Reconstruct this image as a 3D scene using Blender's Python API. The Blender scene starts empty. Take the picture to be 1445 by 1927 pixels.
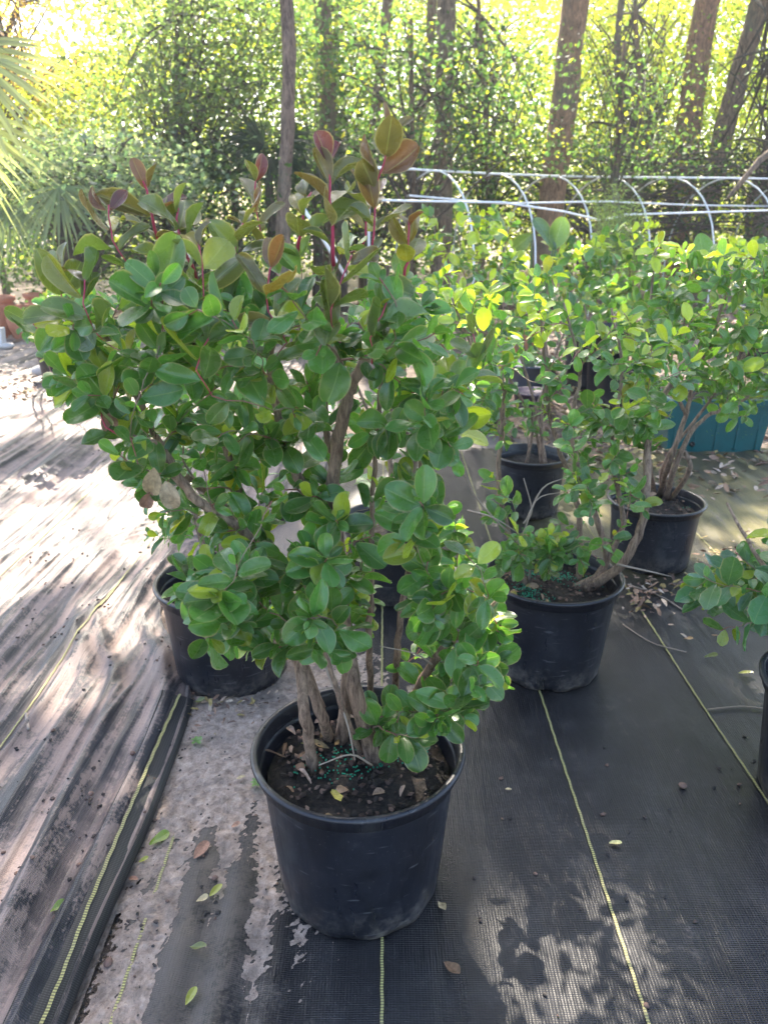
import bpy, math, random
import numpy as np
from mathutils import Vector, Matrix, noise as mnoise
random.seed(7); rng = np.random.default_rng(7)
R = math.radians
S = bpy.context.scene
C = S.collection

# ------------------------------------------------------------------ camera, sky, sun, exposure
CAMH, PITCH, F = 1.36, 21.0, 1450.0
cd = bpy.data.cameras.new('camera'); cam = bpy.data.objects.new('camera', cd); C.objects.link(cam)
cam.location = (0, 0, CAMH); cam.rotation_euler = (R(90 - PITCH), 0, 0)
cd.sensor_fit = 'VERTICAL'; cd.sensor_height = 36; cd.sensor_width = 27; cd.lens = F / 1927 * 36
cd.clip_start = 0.02; cd.clip_end = 500
cd.dof.use_dof = True; cd.dof.focus_distance = 1.55; cd.dof.aperture_fstop = 6.0
S.camera = cam
HAZE = .003
SUN_EL, SUN_AZ = 47.0, 8.0          # azimuth: degrees left of straight ahead (+Y)
w = bpy.data.worlds.new('World'); S.world = w; w.use_nodes = True
nt = w.node_tree; bg = nt.nodes['Background']
sky = nt.nodes.new('ShaderNodeTexSky'); sky.sky_type = 'NISHITA'; sky.sun_disc = False
sky.sun_elevation = R(SUN_EL); sky.sun_rotation = R(-SUN_AZ); sky.dust_density = 2.5; sky.air_density = 1.0; sky.ozone_density = 1.0
nt.links.new(sky.outputs[0], bg.inputs[0]); bg.inputs[1].default_value = 0.15
sd = Vector((-math.sin(R(SUN_AZ)) * math.cos(R(SUN_EL)), math.cos(R(SUN_AZ)) * math.cos(R(SUN_EL)), math.sin(R(SUN_EL))))
ld = bpy.data.lights.new('sun', 'SUN'); ld.energy = 5.0; ld.angle = R(0.5); ld.color = (1, .90, .76)
lo = bpy.data.objects.new('sun', ld); C.objects.link(lo); lo.rotation_euler = sd.to_track_quat('Z', 'Y').to_euler()
S.view_settings.view_transform = 'Standard'; S.view_settings.look = 'None'
S.view_settings.exposure = 2.3; S.view_settings.gamma = 1
S.render.engine = 'CYCLES'
S.cycles.max_bounces = 8; S.cycles.transmission_bounces = 6; S.cycles.diffuse_bounces = 5

# ------------------------------------------------------------------ helpers
cp, sp = math.cos(R(PITCH)), math.sin(R(PITCH))
def ray(px, py):
    u = (px - 722.5) / F; v = (963.5 - py) / F
    return u, cp + v * sp, -sp + v * cp
def P(px, py, Y):                       # photo pixel at world depth Y
    u, y, z = ray(px, py); k = Y / y
    return Vector((u * k, Y, CAMH + z * k))
def G(px, py, h=0.0):                   # photo pixel on the level z = h
    u, y, z = ray(px, py); k = (h - CAMH) / z
    return Vector((u * k, y * k, h))
def tag(o, label=None, cat=None, group=None, kind=None):
    for k, v in (('label', label), ('category', cat), ('group', group), ('kind', kind)):
        if v: o[k] = v
    return o
def empty(name, loc, label, cat, group=None):
    o = bpy.data.objects.new(name, None); C.objects.link(o); o.location = loc; o.empty_display_size = .1
    return tag(o, label, cat, group)
def link(name, me, mat, parent=None):
    o = bpy.data.objects.new(name, me); C.objects.link(o)
    if mat is not None and not me.materials: me.materials.append(mat)
    if parent is not None:
        o.parent = parent; o.matrix_parent_inverse = Matrix.Translation(-Vector(parent.location))
    return o
def npmesh(name, V, faces, smooth=True, attrs=None):
    """V (n,3); faces: (m,k) int array or list of arrays with equal k"""
    me = bpy.data.meshes.new(name)
    V = np.asarray(V, dtype=np.float32)
    if isinstance(faces, np.ndarray): faces = [faces]
    faces = [f for f in faces if len(f)]
    me.vertices.add(len(V)); me.vertices.foreach_set('co', V.ravel())
    nl = sum(f.size for f in faces); nf = sum(len(f) for f in faces)
    me.loops.add(nl); me.polygons.add(nf)
    me.loops.foreach_set('vertex_index', np.concatenate([f.ravel() for f in faces]).astype(np.int32))
    tot = np.concatenate([np.full(len(f), f.shape[1]) for f in faces])
    st = np.concatenate([[0], np.cumsum(tot)[:-1]])
    me.polygons.foreach_set('loop_start', st.astype(np.int32))
    me.polygons.foreach_set('use_smooth', np.full(nf, smooth))
    for k, a in (attrs or {}).items():
        a = np.asarray(a, dtype=np.float32)
        if a.shape[1] == 3:
            at = me.attributes.new(k, 'FLOAT_VECTOR', 'POINT'); at.data.foreach_set('vector', a.ravel())
    me.update(calc_edges=True); me.validate()
    return me
class MB:                                # collects verts / faces / colours
    def __init__(s): s.v = []; s.f3 = []; s.f4 = []; s.c = []; s.n = 0
    def add(s, V, F4=None, F3=None, col=(1, 1, 1)):
        V = np.asarray(V, dtype=float)
        s.v.append(V)
        if F4 is not None and len(F4): s.f4.append(np.asarray(F4) + s.n)
        if F3 is not None and len(F3): s.f3.append(np.asarray(F3) + s.n)
        col = np.asarray(col, dtype=float)
        s.c.append(np.broadcast_to(col, (len(V), 3)) if col.ndim == 1 else col)
        s.n += len(V)
    def tube(s, pts, rad, col=(1, 1, 1), sides=6, rough=0.0, cap=True):
        pts = np.array([list(p) for p in pts], dtype=float); n = len(pts)
        rad = np.broadcast_to(np.asarray(rad, dtype=float), (n,))
        T = np.gradient(pts, axis=0); T /= np.linalg.norm(T, axis=1)[:, None] + 1e-9
        a = np.array([0, 0, 1.]) if abs(T[0][2]) < .9 else np.array([0, 1., 0])
        V = []
        u = np.cross(T[0], a); u /= np.linalg.norm(u)
        for i in range(n):
            u = u - T[i] * np.dot(u, T[i]); u /= np.linalg.norm(u) + 1e-9
            vv = np.cross(T[i], u)
            for k in range(sides):
                an = 2 * math.pi * k / sides
                r = rad[i] * (1 + (rng.uniform(-rough, rough) if rough else 0))
                V.append(pts[i] + (u * math.cos(an) + vv * math.sin(an)) * r)
        Fq = [(i * sides + k, i * sides + (k + 1) % sides, (i + 1) * sides + (k + 1) % sides, (i + 1) * sides + k)
              for i in range(n - 1) for k in range(sides)]
        F3 = []
        if cap:
            V.append(pts[-1] + T[-1] * rad[-1] * .3); e = len(V) - 1; b = (n - 1) * sides
            F3 += [(b + k, b + (k + 1) % sides, e) for k in range(sides)]
            V.append(pts[0]); e = len(V) - 1
            F3 += [((k + 1) % sides, k, e) for k in range(sides)]
        col = np.asarray(col, dtype=float)
        if col.ndim == 2:
            cc = np.repeat(col, sides, axis=0)
            if cap: cc = np.vstack([cc, col[-1], col[0]])
            col = cc
        s.add(V, Fq, F3, col)
    def lathe(s, prof, c=(0, 0, 0), seg=64, fn=None, col=(1, 1, 1)):
        V = []
        for r, z in prof:
            for k in range(seg):
                an = 2 * math.pi * k / seg
                rr, zz = (r, z) if fn is None else fn(r, z, an)
                V.append((c[0] + rr * math.cos(an), c[1] + rr * math.sin(an), c[2] + zz))
        F4 = [(i * seg + k, i * seg + (k + 1) % seg, (i + 1) * seg + (k + 1) % seg, (i + 1) * seg + k)
              for i in range(len(prof) - 1) for k in range(seg)]
        s.add(V, F4, None, col)
    def box(s, c, d, rz=0, taper=1.0, col=(1, 1, 1)):
        V = []
        for z in (-1, 1):
            t = 1 if z > 0 else taper
            for x, y in ((-1, -1), (1, -1), (1, 1), (-1, 1)):
                X, Y = x * d[0] / 2 * t, y * d[1] / 2 * t
                V.append((c[0] + X * math.cos(rz) - Y * math.sin(rz), c[1] + X * math.sin(rz) + Y * math.cos(rz), c[2] + z * d[2] / 2))
        s.add(V, [(0, 3, 2, 1), (4, 5, 6, 7), (0, 1, 5, 4), (1, 2, 6, 5), (2, 3, 7, 6), (3, 0, 4, 7)], None, col)
    def build(s, name, mat, parent=None, smooth=True, extra=None):
        V = np.vstack(s.v); fs = []
        if s.f4: fs.append(np.vstack(s.f4))
        if s.f3: fs.append(np.vstack(s.f3))
        me = npmesh(name, V, fs, smooth, {'tint': np.vstack(s.c)})
        return link(name, me, mat, parent)
def unit(a): return a / (np.linalg.norm(a, axis=-1, keepdims=True) + 1e-9)
def spline(pts, n):
    pts = [np.array(list(p), dtype=float) for p in pts]
    if len(pts) == 2: return np.array([pts[0] + (pts[1] - pts[0]) * t for t in np.linspace(0, 1, n)])
    Q = [2 * pts[0] - pts[1]] + pts + [2 * pts[-1] - pts[-2]]
    out = []
    for i in range(n):
        t = i / (n - 1) * (len(pts) - 1); k = min(int(t), len(pts) - 2); t -= k
        a, b, c, d = Q[k:k + 4]
        out.append(.5 * ((2 * b) + (c - a) * t + (2 * a - 5 * b + 4 * c - d) * t * t + (-a + 3 * b - 3 * c + d) * t ** 3))
    return np.array(out)
def inpoly(x, y, poly):
    c = False; j = len(poly) - 1
    for i in range(len(poly)):
        if (poly[i][1] > y) != (poly[j][1] > y) and x < (poly[j][0] - poly[i][0]) * (y - poly[i][1]) / (poly[j][1] - poly[i][1]) + poly[i][0]: c = not c
        j = i
    return c

# ------------------------------------------------------------------ materials
class NT:
    def __init__(s, name):
        s.m = bpy.data.materials.new(name); s.m.use_nodes = True; s.t = s.m.node_tree
        s.b = s.t.nodes['Principled BSDF']; s.out = s.t.nodes['Material Output']
    def n(s, typ, **kw):
        nd = s.t.nodes.new(typ)
        for k, v in kw.items():
            if k == 'ins':
                for a, b in v.items():
                    if isinstance(b, bpy.types.NodeSocket): s.t.links.new(b, nd.inputs[a])
                    else: nd.inputs[a].default_value = b
            else: setattr(nd, k, v)
        return nd
    def l(s, a, b): s.t.links.new(a, b)
    def coords(s, scale=(1, 1, 1), rot=(0, 0, 0)):
        g = s.n('ShaderNodeNewGeometry'); m = s.n('ShaderNodeMapping', ins={'Vector': g.outputs['Position']})
        m.inputs['Scale'].default_value = scale; m.inputs['Rotation'].default_value = rot
        return m.outputs[0]
    def noise(s, sc, vec=None, detail=4, rough=.6, dist=0):
        nd = s.n('ShaderNodeTexNoise', ins={'Scale': sc, 'Detail': detail, 'Roughness': rough, 'Distortion': dist})
        if vec is not None: s.l(vec, nd.inputs['Vector'])
        return nd.outputs[0]
    def ramp(s, fac, stops, interp='LINEAR'):
        r = s.n('ShaderNodeValToRGB', ins={'Fac': fac}); cr = r.color_ramp; cr.interpolation = interp
        while len(cr.elements) < len(stops): cr.elements.new(.5)
        for e, (p, c) in zip(cr.elements, stops):
            e.position = p; e.color = (c if len(c) == 4 else (*c, 1)) if not isinstance(c, (int, float)) else (c, c, c, 1)
        return r.outputs[0]
    def mix(s, fac, a, b, mode='MIX'):
        nd = s.n('ShaderNodeMix', data_type='RGBA', blend_type=mode)
        for i, x in ((0, fac), (6, a), (7, b)):
            if isinstance(x, bpy.types.NodeSocket): s.l(x, nd.inputs[i])
            else: nd.inputs[i].default_value = (*x, 1) if isinstance(x, tuple) and len(x) == 3 else x
        return nd.outputs[2]
    def math(s, op, a, b=0.0, c=None):
        nd = s.n('ShaderNodeMath', operation=op)
        for i, x in enumerate((a, b) if c is None else (a, b, c)):
            if isinstance(x, bpy.types.NodeSocket): s.l(x, nd.inputs[i])
            else: nd.inputs[i].default_value = x
        return nd.outputs[0]
    def bump(s, h, strength=.3, dist=.01, normal=None):
        nd = s.n('ShaderNodeBump', ins={'Height': h, 'Strength': strength, 'Distance': dist})
        if normal is not None: s.l(normal, nd.inputs['Normal'])
        return nd.outputs[0]
    def set(s, **kw):
        for k, v in kw.items():
            k = k.replace('_', ' ')
            if isinstance(v, bpy.types.NodeSocket): s.l(v, s.b.inputs[k])
            else: s.b.inputs[k].default_value = (*v, 1) if isinstance(v, tuple) and len(v) == 3 else v
        return s
def attr(t, name='tint'): return t.n('ShaderNodeAttribute', attribute_name=name)

def leaf_mat(name, veins=True, transl=.35, rough=.38, under=1.25, spec=.5):
    t = NT(name); col = attr(t).outputs['Color']
    if veins:
        sx = t.n('ShaderNodeSeparateXYZ', ins={0: attr(t, 'luv').outputs['Vector']})
        s_, t_, r_ = sx.outputs
        at = t.math('ABSOLUTE', t_)
        mid = t.ramp(at, [(0.0, .8), (.03, .5), (.06, 0)])
        ph = t.math('SUBTRACT', t.math('MULTIPLY', s_, 9.0), t.math('MULTIPLY', at, 3.2))
        fr = t.math('ABSOLUTE', t.math('SUBTRACT', t.math('FRACT', ph), .5))
        side = t.ramp(fr, [(0, .10), (.06, .04), (.12, 0)])
        vein = t.math('MAXIMUM', mid, side)
        nz = t.noise(6.0, None, 3)
        n2 = t.n('ShaderNodeTexNoise', ins={'Scale': 55.0, 'Detail': 3}); t.l(t.coords(), n2.inputs['Vector'])
        n4 = t.n('ShaderNodeTexNoise', ins={'Scale': 260.0, 'Detail': 2}); t.l(t.coords(), n4.inputs['Vector'])
        col = t.mix(t.math('MULTIPLY', t.ramp(n4.outputs[0], [(.68, 0), (.72, .7)]), t.ramp(n2.outputs[0], [(.5, 0), (.6, 1)])), col, (.10, .07, .03))
        rg = t.ramp(n2.outputs[0], [(.3, .16), (.7, .46)])
        c1 = t.mix(t.ramp(n2.outputs[0], [(.3, 0), (.75, .45)]), col, t.mix(1.0, col, (.55, .7, .6), 'MULTIPLY'))
        veincol = t.mix(.45, col, (.42, .5, .22))
        c2 = t.mix(t.math('MULTIPLY', vein, .75), c1, veincol)
        edge = t.ramp(at, [(.86, 0), (1.0, .7)])
        c2 = t.mix(edge, c2, (.34, .30, .16))
        t.set(Normal=t.bump(t.math('SUBTRACT', t.math('MULTIPLY', n2.outputs[0], .5), vein), .35, .0015))
    else:
        c2 = col
    g = t.n('ShaderNodeNewGeometry')
    cb = t.mix(g.outputs['Backfacing'], c2, t.mix(1.0, c2, (under, under, under), 'MULTIPLY'))
    t.set(Base_Color=cb, Roughness=rg if veins else rough, Specular_IOR_Level=spec)
    tr = t.n('ShaderNodeBsdfTranslucent'); t.l(t.mix(1.0, c2, (1.8, 1.9, .75), 'MULTIPLY'), tr.inputs[0])
    mx = t.n('ShaderNodeMixShader'); mx.inputs[0].default_value = transl
    t.l(t.b.outputs[0], mx.inputs[1]); t.l(tr.outputs[0], mx.inputs[2]); t.l(mx.outputs[0], t.out.inputs[0])
    return t.m
M = {}
M['leaf'] = leaf_mat('shrub_leaf', True, .40, .30, 1.3, .75)
M['far_leaf'] = leaf_mat('tree_leaf', False, .58, .5, 1.0, .3)
M['palm'] = leaf_mat('palm_leaf', False, .6, .45, 1.0, .4)

t = NT('bark'); v = t.coords((110, 110, 22)); n1 = t.noise(1.0, v, 7, .75, .5); n2 = t.noise(9.0, t.coords(), 3)
c = t.mix(1.0, attr(t).outputs['Color'], t.ramp(n1, [(.34, (.25, .2, .17)), (.5, (.85, .8, .76)), (.66, (1.5, 1.45, 1.35))]), 'MULTIPLY')
c = t.mix(t.ramp(n2, [(.5, 0), (.7, .5)]), c, t.mix(1.0, c, (.6, .62, .6), 'MULTIPLY'))
t.set(Base_Color=c, Roughness=.85, Normal=t.bump(n1, 1.0, .006)); M['bark'] = t.m
t = NT('tree_bark'); v = t.coords((22, 22, 5)); n1 = t.noise(1.0, v, 7, .8, .9); n2 = t.noise(1.3, t.coords(), 4)
c = t.mix(1.0, attr(t).outputs['Color'], t.ramp(n1, [(.36, (.25, .22, .2)), (.5, (.9, .86, .82)), (.62, (1.6, 1.5, 1.38))]), 'MULTIPLY')
c = t.mix(t.ramp(n2, [(.52, 0), (.68, .6)]), c, (.16, .18, .12))
t.set(Base_Color=c, Roughness=.9, Normal=t.bump(n1, 1.0, .09)); M['tree_bark'] = t.m
t = NT('twig'); t.set(Base_Color=attr(t).outputs['Color'], Roughness=.55); M['twig'] = t.m

t = NT('pot_plastic'); v = t.coords((1, 1, 1)); n1 = t.noise(7.0, v, 6, .7); n2 = t.noise(160.0, v, 2); n3 = t.noise(1.0, t.coords((45, 45, 5)), 4)
c = t.ramp(n1, [(.35, (.007, .0075, .011)), (.58, (.015, .016, .023)), (.72, (.045, .046, .05))])
scr = t.noise(1.0, t.coords((14, 14, 130), (.5, .7, .2)), 2, .5); c = t.mix(t.ramp(scr, [(.66, 0), (.70, .6)]), c, (.11, .11, .115)); wr = t.noise(3.0, t.coords((1, 1, 1), (0, 0, 0)), 8, .8, 2.0); c = t.mix(t.ramp(wr, [(.6, 0), (.66, .4)]), c, (.12, .11, .10))
c = t.mix(t.ramp(n2, [(.66, 0), (.74, .5)]), c, (.12, .12, .125))
pz = t.n('ShaderNodeSeparateXYZ', ins={0: v}).outputs[2]
dirt = t.math('MULTIPLY', t.ramp(pz, [(.0, 1), (.10, 0)]), t.ramp(t.math('ADD', t.math('MULTIPLY', n1, .5), t.math('MULTIPLY', t.noise(48, v, 5, .75), .5)), [(.47, 0), (.62, .9)]))
c = t.mix(dirt, c, (.20, .17, .14))
t.set(Base_Color=c, Roughness=t.ramp(n3, [(.3, .25), (.7, .5)]), Normal=t.bump(t.math('ADD', n3, t.math('MULTIPLY', n2, .3)), .12, .003)); M['pot'] = t.m
def simple(name, col, rough=.6, nsc=20, amt=.35, bump=.2, metal=0):
    t = NT(name); n = t.noise(nsc, t.coords(), 5)
    t.set(Base_Color=t.mix(t.ramp(n, [(.3, amt), (.7, 0)]), col, tuple(x * .45 for x in col)), Roughness=rough, Metallic=metal, Normal=t.bump(n, bump, .004))
    return t.m
def tinted(name, rough=.7, nsc=60, bump=.3, spec=.5):
    t = NT(name); n = t.noise(nsc, t.coords(), 4)
    c = t.mix(1.0, attr(t).outputs['Color'], t.ramp(n, [(.3, .6), (.7, 1.25)]), 'MULTIPLY')
    t.set(Base_Color=c, Roughness=rough, Specular_IOR_Level=spec, Normal=t.bump(n, bump, .003)); return t.m
M['tinted'] = tinted('dry_matter', .8)
M['soil'] = None
t = NT('potting_soil'); n = t.noise(70, t.coords(), 6, .7)
t.set(Base_Color=t.ramp(n, [(.35, (.006, .005, .004)), (.55, (.022, .016, .012)), (.72, (.075, .05, .035))]), Roughness=.9, Normal=t.bump(n, .9, .01)); M['soil'] = t.m
M['prill'] = simple('fertiliser', (.0, .26, .14), .45, 50, .1)
M['teal'] = simple('teal_plastic', (.005, .095, .10), .4, 9, .5)
M['terracotta'] = simple('terracotta', (.42, .17, .10), .8, 14, .35)
M['white'] = simple('white_plastic', (.75, .75, .74), .5, 20, .1)
M['pipe'] = simple('white_pipe', (.85, .86, .88), .45, 15, .15)
M['steel'] = simple('galvanised_pipe', (.35, .36, .37), .5, 15, .3, .2, .3)
M['stone'] = simple('pale_stone', (.5, .46, .44), .85, 12, .5, .5)
M['greybox'] = simple('grey_plastic', (.09, .10, .13), .5, 8, .3)

def weave(t, v3=None):
    """woven plastic cloth: fine crossing ribs, world-fixed"""
    sx = t.n('ShaderNodeSeparateXYZ', ins={0: t.coords((1, 1, 1))}); x, y, z = sx.outputs
    k = 2 * math.pi / .0048
    a = t.math('SINE', t.math('MULTIPLY', x, k * .8)); b = t.math('SINE', t.math('MULTIPLY', y, k * 1.1))
    return t.math('ADD', t.math('MULTIPLY', a, .25), t.math('MULTIPLY', b, .65)), x, y
def fabric(name, dark, light, sand, cover, streak=(14, 1.0, 1), olive=False):
    t = NT(name); wv, x, y = weave(t)
    big = t.noise(1.7, t.coords(), 6, .65); st = t.noise(1.0, t.coords(streak), 5, .65, .4); fine = t.noise(130, t.coords(), 3)
    mid = t.noise(11, t.coords(), 5, .7)
    c = t.mix(t.ramp(big, [(.35, 0), (.65, 1)]), dark, light)
    c = t.mix(t.ramp(mid, [(.45, 0), (.75, .55)]), c, tuple(min(1, q * 1.9 + .01) for q in light))
    c = t.mix(1.0, c, t.ramp(t.math('MULTIPLY_ADD', wv, .5, .5), [(0, .55), (.5, .9), (1, 1.7)]), 'MULTIPLY')
    s = t.math('MULTIPLY_ADD', st, .62, t.math('MULTIPLY', mid, .38))
    m = t.ramp(t.math('ADD', s, t.math('MULTIPLY', fine, .24)), [(cover + .07, 0), (cover + .13, 1)])
    sc = t.mix(fine, sand, tuple(q * .55 for q in sand))
    if olive:
        far = t.ramp(t.math('MULTIPLY', y, .2), [(.52, 0), (.66, 1)])
        rt = t.ramp(x, [(.55, 0), (.9, 1)])
        c = t.mix(t.math('MULTIPLY', t.math('MULTIPLY', far, rt), t.ramp(st, [(.38, .15), (.6, .85)])), c, (.16, .14, .055))
        dr = t.math('MULTIPLY', t.ramp(t.math('ADD', x, .6), [(.10, 1), (.50, 0)]), t.ramp(y, [(.0, .35), (1, 1)])); m = t.math('MAXIMUM', m, t.ramp(t.math('ADD', t.math('ADD', t.math('MULTIPLY', mid, .5), t.math('MULTIPLY', fine, .45)), t.math('MULTIPLY', dr, .30)), [(.56, 0), (.66, .9)]))
        m = t.math('MULTIPLY', m, t.math('MULTIPLY_ADD', far, 1.1, .35))
    if not olive:
        m = t.math('MULTIPLY', m, 1.0); va = t.math('MULTIPLY', attr(t, 'valley').outputs['Fac'], t.ramp(t.math('MULTIPLY', y, .25), [(.36, .5), (.58, 1)])); m = t.math('MINIMUM', t.math('ADD', t.math('MULTIPLY', m, .65), t.math('MULTIPLY', va, t.ramp(mid, [(.3, .35), (.55, .95)]))), 1.0)
    c = t.mix(m, c, sc)
    h = t.math('ADD', t.math('MULTIPLY', wv, .35), t.math('MULTIPLY', fine, .5))
    t.set(Base_Color=c, Roughness=t.math('MULTIPLY_ADD', m, .35, .37), Specular_IOR_Level=.4, Normal=t.bump(h, .5, .0025, t.bump(st, .35, .02)))
    return t.m
M['cloth_right'] = fabric('ground_cloth_flat', (.006, .006, .008), (.016, .0155, .0165), (.22, .18, .15), .66, (9, 1.3, 1), True)
M['cloth_left'] = fabric('ground_cloth_folded', (.012, .012, .015), (.038, .036, .04), (.37, .275, .235), .535, (26, 1.2, 1))
t = NT('yellow_stitch'); sx = t.n('ShaderNodeSeparateXYZ', ins={0: t.coords()})
q = t.math('SINE', t.math('MULTIPLY', sx.outputs[1], 2 * math.pi / .0058)); nn = t.noise(5, t.coords(), 3)
c = t.mix(t.ramp(q, [(.25, .15), (.5, 1)]), (.09, .085, .04), (.40, .365, .13)); c = t.mix(t.ramp(nn, [(.5, 0), (.75, .7)]), c, (.2, .18, .12))
t.set(Base_Color=c, Roughness=.7); M['stitch'] = t.m
t = NT('sand'); n1 = t.noise(45, t.coords(), 7, .75); n2 = t.noise(5, t.coords(), 5, .7); n3 = t.noise(260, t.coords(), 3)
c = t.ramp(n1, [(.3, (.15, .11, .085)), (.5, (.37, .285, .23)), (.7, (.56, .45, .375))])
c = t.mix(t.ramp(n2, [(.48, 0), (.68, .75)]), c, (.10, .085, .075)); c = t.mix(t.ramp(n3, [(.6, 0), (.7, .5)]), c, (.05, .045, .04))
t.set(Base_Color=c, Roughness=.95, Normal=t.bump(t.math('ADD', n1, n2), 1.0, .012)); M['sand'] = t.m
g1 = t.noise(210, t.coords(), 3, .7); g2 = t.noise(28, t.coords(), 4, .7)      # loose grains thin out at the rim of the drift
al = t.ramp(t.math('ADD', attr(t, 'thick').outputs['Fac'], t.math('ADD', t.math('MULTIPLY', g1, .6), t.math('MULTIPLY', g2, .5))), [(.82, 0), (.9, 1)]); t.l(al, t.b.inputs['Alpha'])
t = NT('forest_soil'); n1 = t.noise(14, t.coords(), 7, .75); n2 = t.noise(.6, t.coords(), 4)
c = t.ramp(n1, [(.3, (.035, .026, .02)), (.5, (.12, .085, .06)), (.7, (.28, .21, .16))])
c = t.mix(t.ramp(n2, [(.45, 0), (.6, .6)]), c, (.27, .23, .2))
t.set(Base_Color=c, Roughness=.95, Normal=t.bump(n1, 1, .03)); M['ground'] = t.m

# ------------------------------------------------------------------ leaves
def leaf_mesh(name, mat, parent, L, nu=6, nv=4):
    """L: list of (pos, dir, nrm, length, width, fold, curl, colour)"""
    n = len(L)
    pos = np.array([l[0] for l in L]); d = unit(np.array([l[1] for l in L])); nr = np.array([l[2] for l in L])
    nr = unit(nr - d * np.sum(nr * d, 1, keepdims=True)); sdv = np.cross(d, nr)
    ln, wd, fo, cu = (np.array([l[i] for l in L]) for i in (3, 4, 5, 6)); col = np.array([l[7] for l in L])
    ph = rng.uniform(0, 6.28, n); wav = rng.uniform(.0, .085, n); shp = rng.uniform(1.05, 1.4, n); tw = rng.uniform(-.35, .35, n)
    V = np.zeros((n, nu + 1, nv + 1, 3)); U = np.zeros((n, nu + 1, nv + 1, 3))
    for i in range(nu + 1):
        s = (1 - math.cos(math.pi * i / nu)) / 2 * .5 + i / nu * .5
        wprof = np.sqrt(np.maximum(1 - (2 * s ** shp - 1) ** 2, 0)) * (1 - .25 * (1 - s) ** 3)
        if i == 0: wprof = np.full(n, .07)
        if i == nu: wprof = np.full(n, .22)
        for j in range(nv + 1):
            tt = j / nv * 2 - 1
            lat = wd * .5 * wprof * tt; cf = np.cos(fo); sf = np.sin(fo)
            z = np.abs(lat) * sf - cu * ln * s * s + wav * ln * np.sin(ph + s * 7 + tt * 2) * abs(tt) + tw * s * lat
            along = ln * (s - .12 * cu * s * s)
            V[:, i, j] = pos + d * along[:, None] + sdv * (lat * cf)[:, None] + nr * z[:, None]
            U[:, i, j, 0] = s; U[:, i, j, 1] = tt; U[:, i, j, 2] = 0
    idx = np.arange(n)[:, None] * ((nu + 1) * (nv + 1))
    q = np.array([(i * (nv + 1) + j, i * (nv + 1) + j + 1, (i + 1) * (nv + 1) + j + 1, (i + 1) * (nv + 1) + j) for i in range(nu) for j in range(nv)])
    Fq = (idx[:, :, None] + q[None]).reshape(-1, 4)
    tint = np.repeat(col, (nu + 1) * (nv + 1), axis=0)
    me = npmesh(name, V.reshape(-1, 3), Fq, True, {'tint': tint, 'luv': U.reshape(-1, 3)})
    return link(name, me, mat, parent)
def card_mesh(name, mat, parent, pos, size, col, aspect=.55, nrm=None, droop=0.0):
    """many small pointed leaves, each bent along its midrib (4 corner verts + folded)"""
    n = len(pos)
    d = unit(rng.normal(size=(n, 3)) * (1, 1, .7) + (0, 0, -droop))
    nr = rng.normal(size=(n, 3)) if nrm is None else rng.normal(size=(n, 3)) * .7 + nrm
    nr = unit(nr - d * np.sum(nr * d, 1, keepdims=True)); s = np.cross(d, nr)
    size = np.broadcast_to(size, (n,))[:, None]
    asp = rng.uniform(.75, 1.25, (n, 1)) * aspect
    V = np.stack([pos, pos + d * size * .5 + s * size * asp * .5 + nr * size * .08, pos + d * size, pos + d * size * .5 - s * size * asp * .5 + nr * size * .08], 1)
    Fq = np.arange(n * 4).reshape(n, 4)
    me = npmesh(name, V.reshape(-1, 3), Fq, False, {'tint': np.repeat(col, 4, axis=0)})
    return link(name, me, mat, parent)
def leafcols(n, base, var=.25, alt=None, pa=.1):
    c = np.array(base)[None] * rng.uniform(1 - var, 1 + var, (n, 1)) * rng.uniform(.9, 1.1, (n, 3))
    if alt is not None:
        m = rng.random(n) < pa; c[m] = np.array(alt) * rng.uniform(.8, 1.2, (m.sum(), 1))
    return np.clip(c, 0, 1)

# ------------------------------------------------------------------ ground and cloths
def fbm(x, y, s, seed=0): return mnoise.fractal(Vector((x * s + seed, y * s - seed, seed * .37)), 1.0, 2.0, 4)
def grid(name, xs, ys, fz, mat, parent=None, keep=None):
    nx, ny = len(xs), len(ys)
    V = np.array([(x, y, fz(x, y)) for y in ys for x in xs])
    Fq = [(j * nx + i, j * nx + i + 1, (j + 1) * nx + i + 1, (j + 1) * nx + i) for j in range(ny - 1) for i in range(nx - 1)
          if keep is None or keep((xs[i] + xs[i + 1]) / 2, (ys[j] + ys[j + 1]) / 2)]
    return link(name, npmesh(name, V, np.array(Fq)), mat, parent)
xs = np.concatenate([np.linspace(-120, -8, 12), np.linspace(-7, 7, 90), np.linspace(8, 120, 12)])
ys = np.concatenate([[-30, -10, -3], np.linspace(-1, 18, 100), np.linspace(20, 160, 16)])
tag(grid('ground', xs, ys, lambda x, y: -.012 + (.03 * fbm(x, y, .8) * min(1, max(0, (y - 4.3) / 2)) if y > 4.3 else 0), M['ground']), kind='structure')

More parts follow.
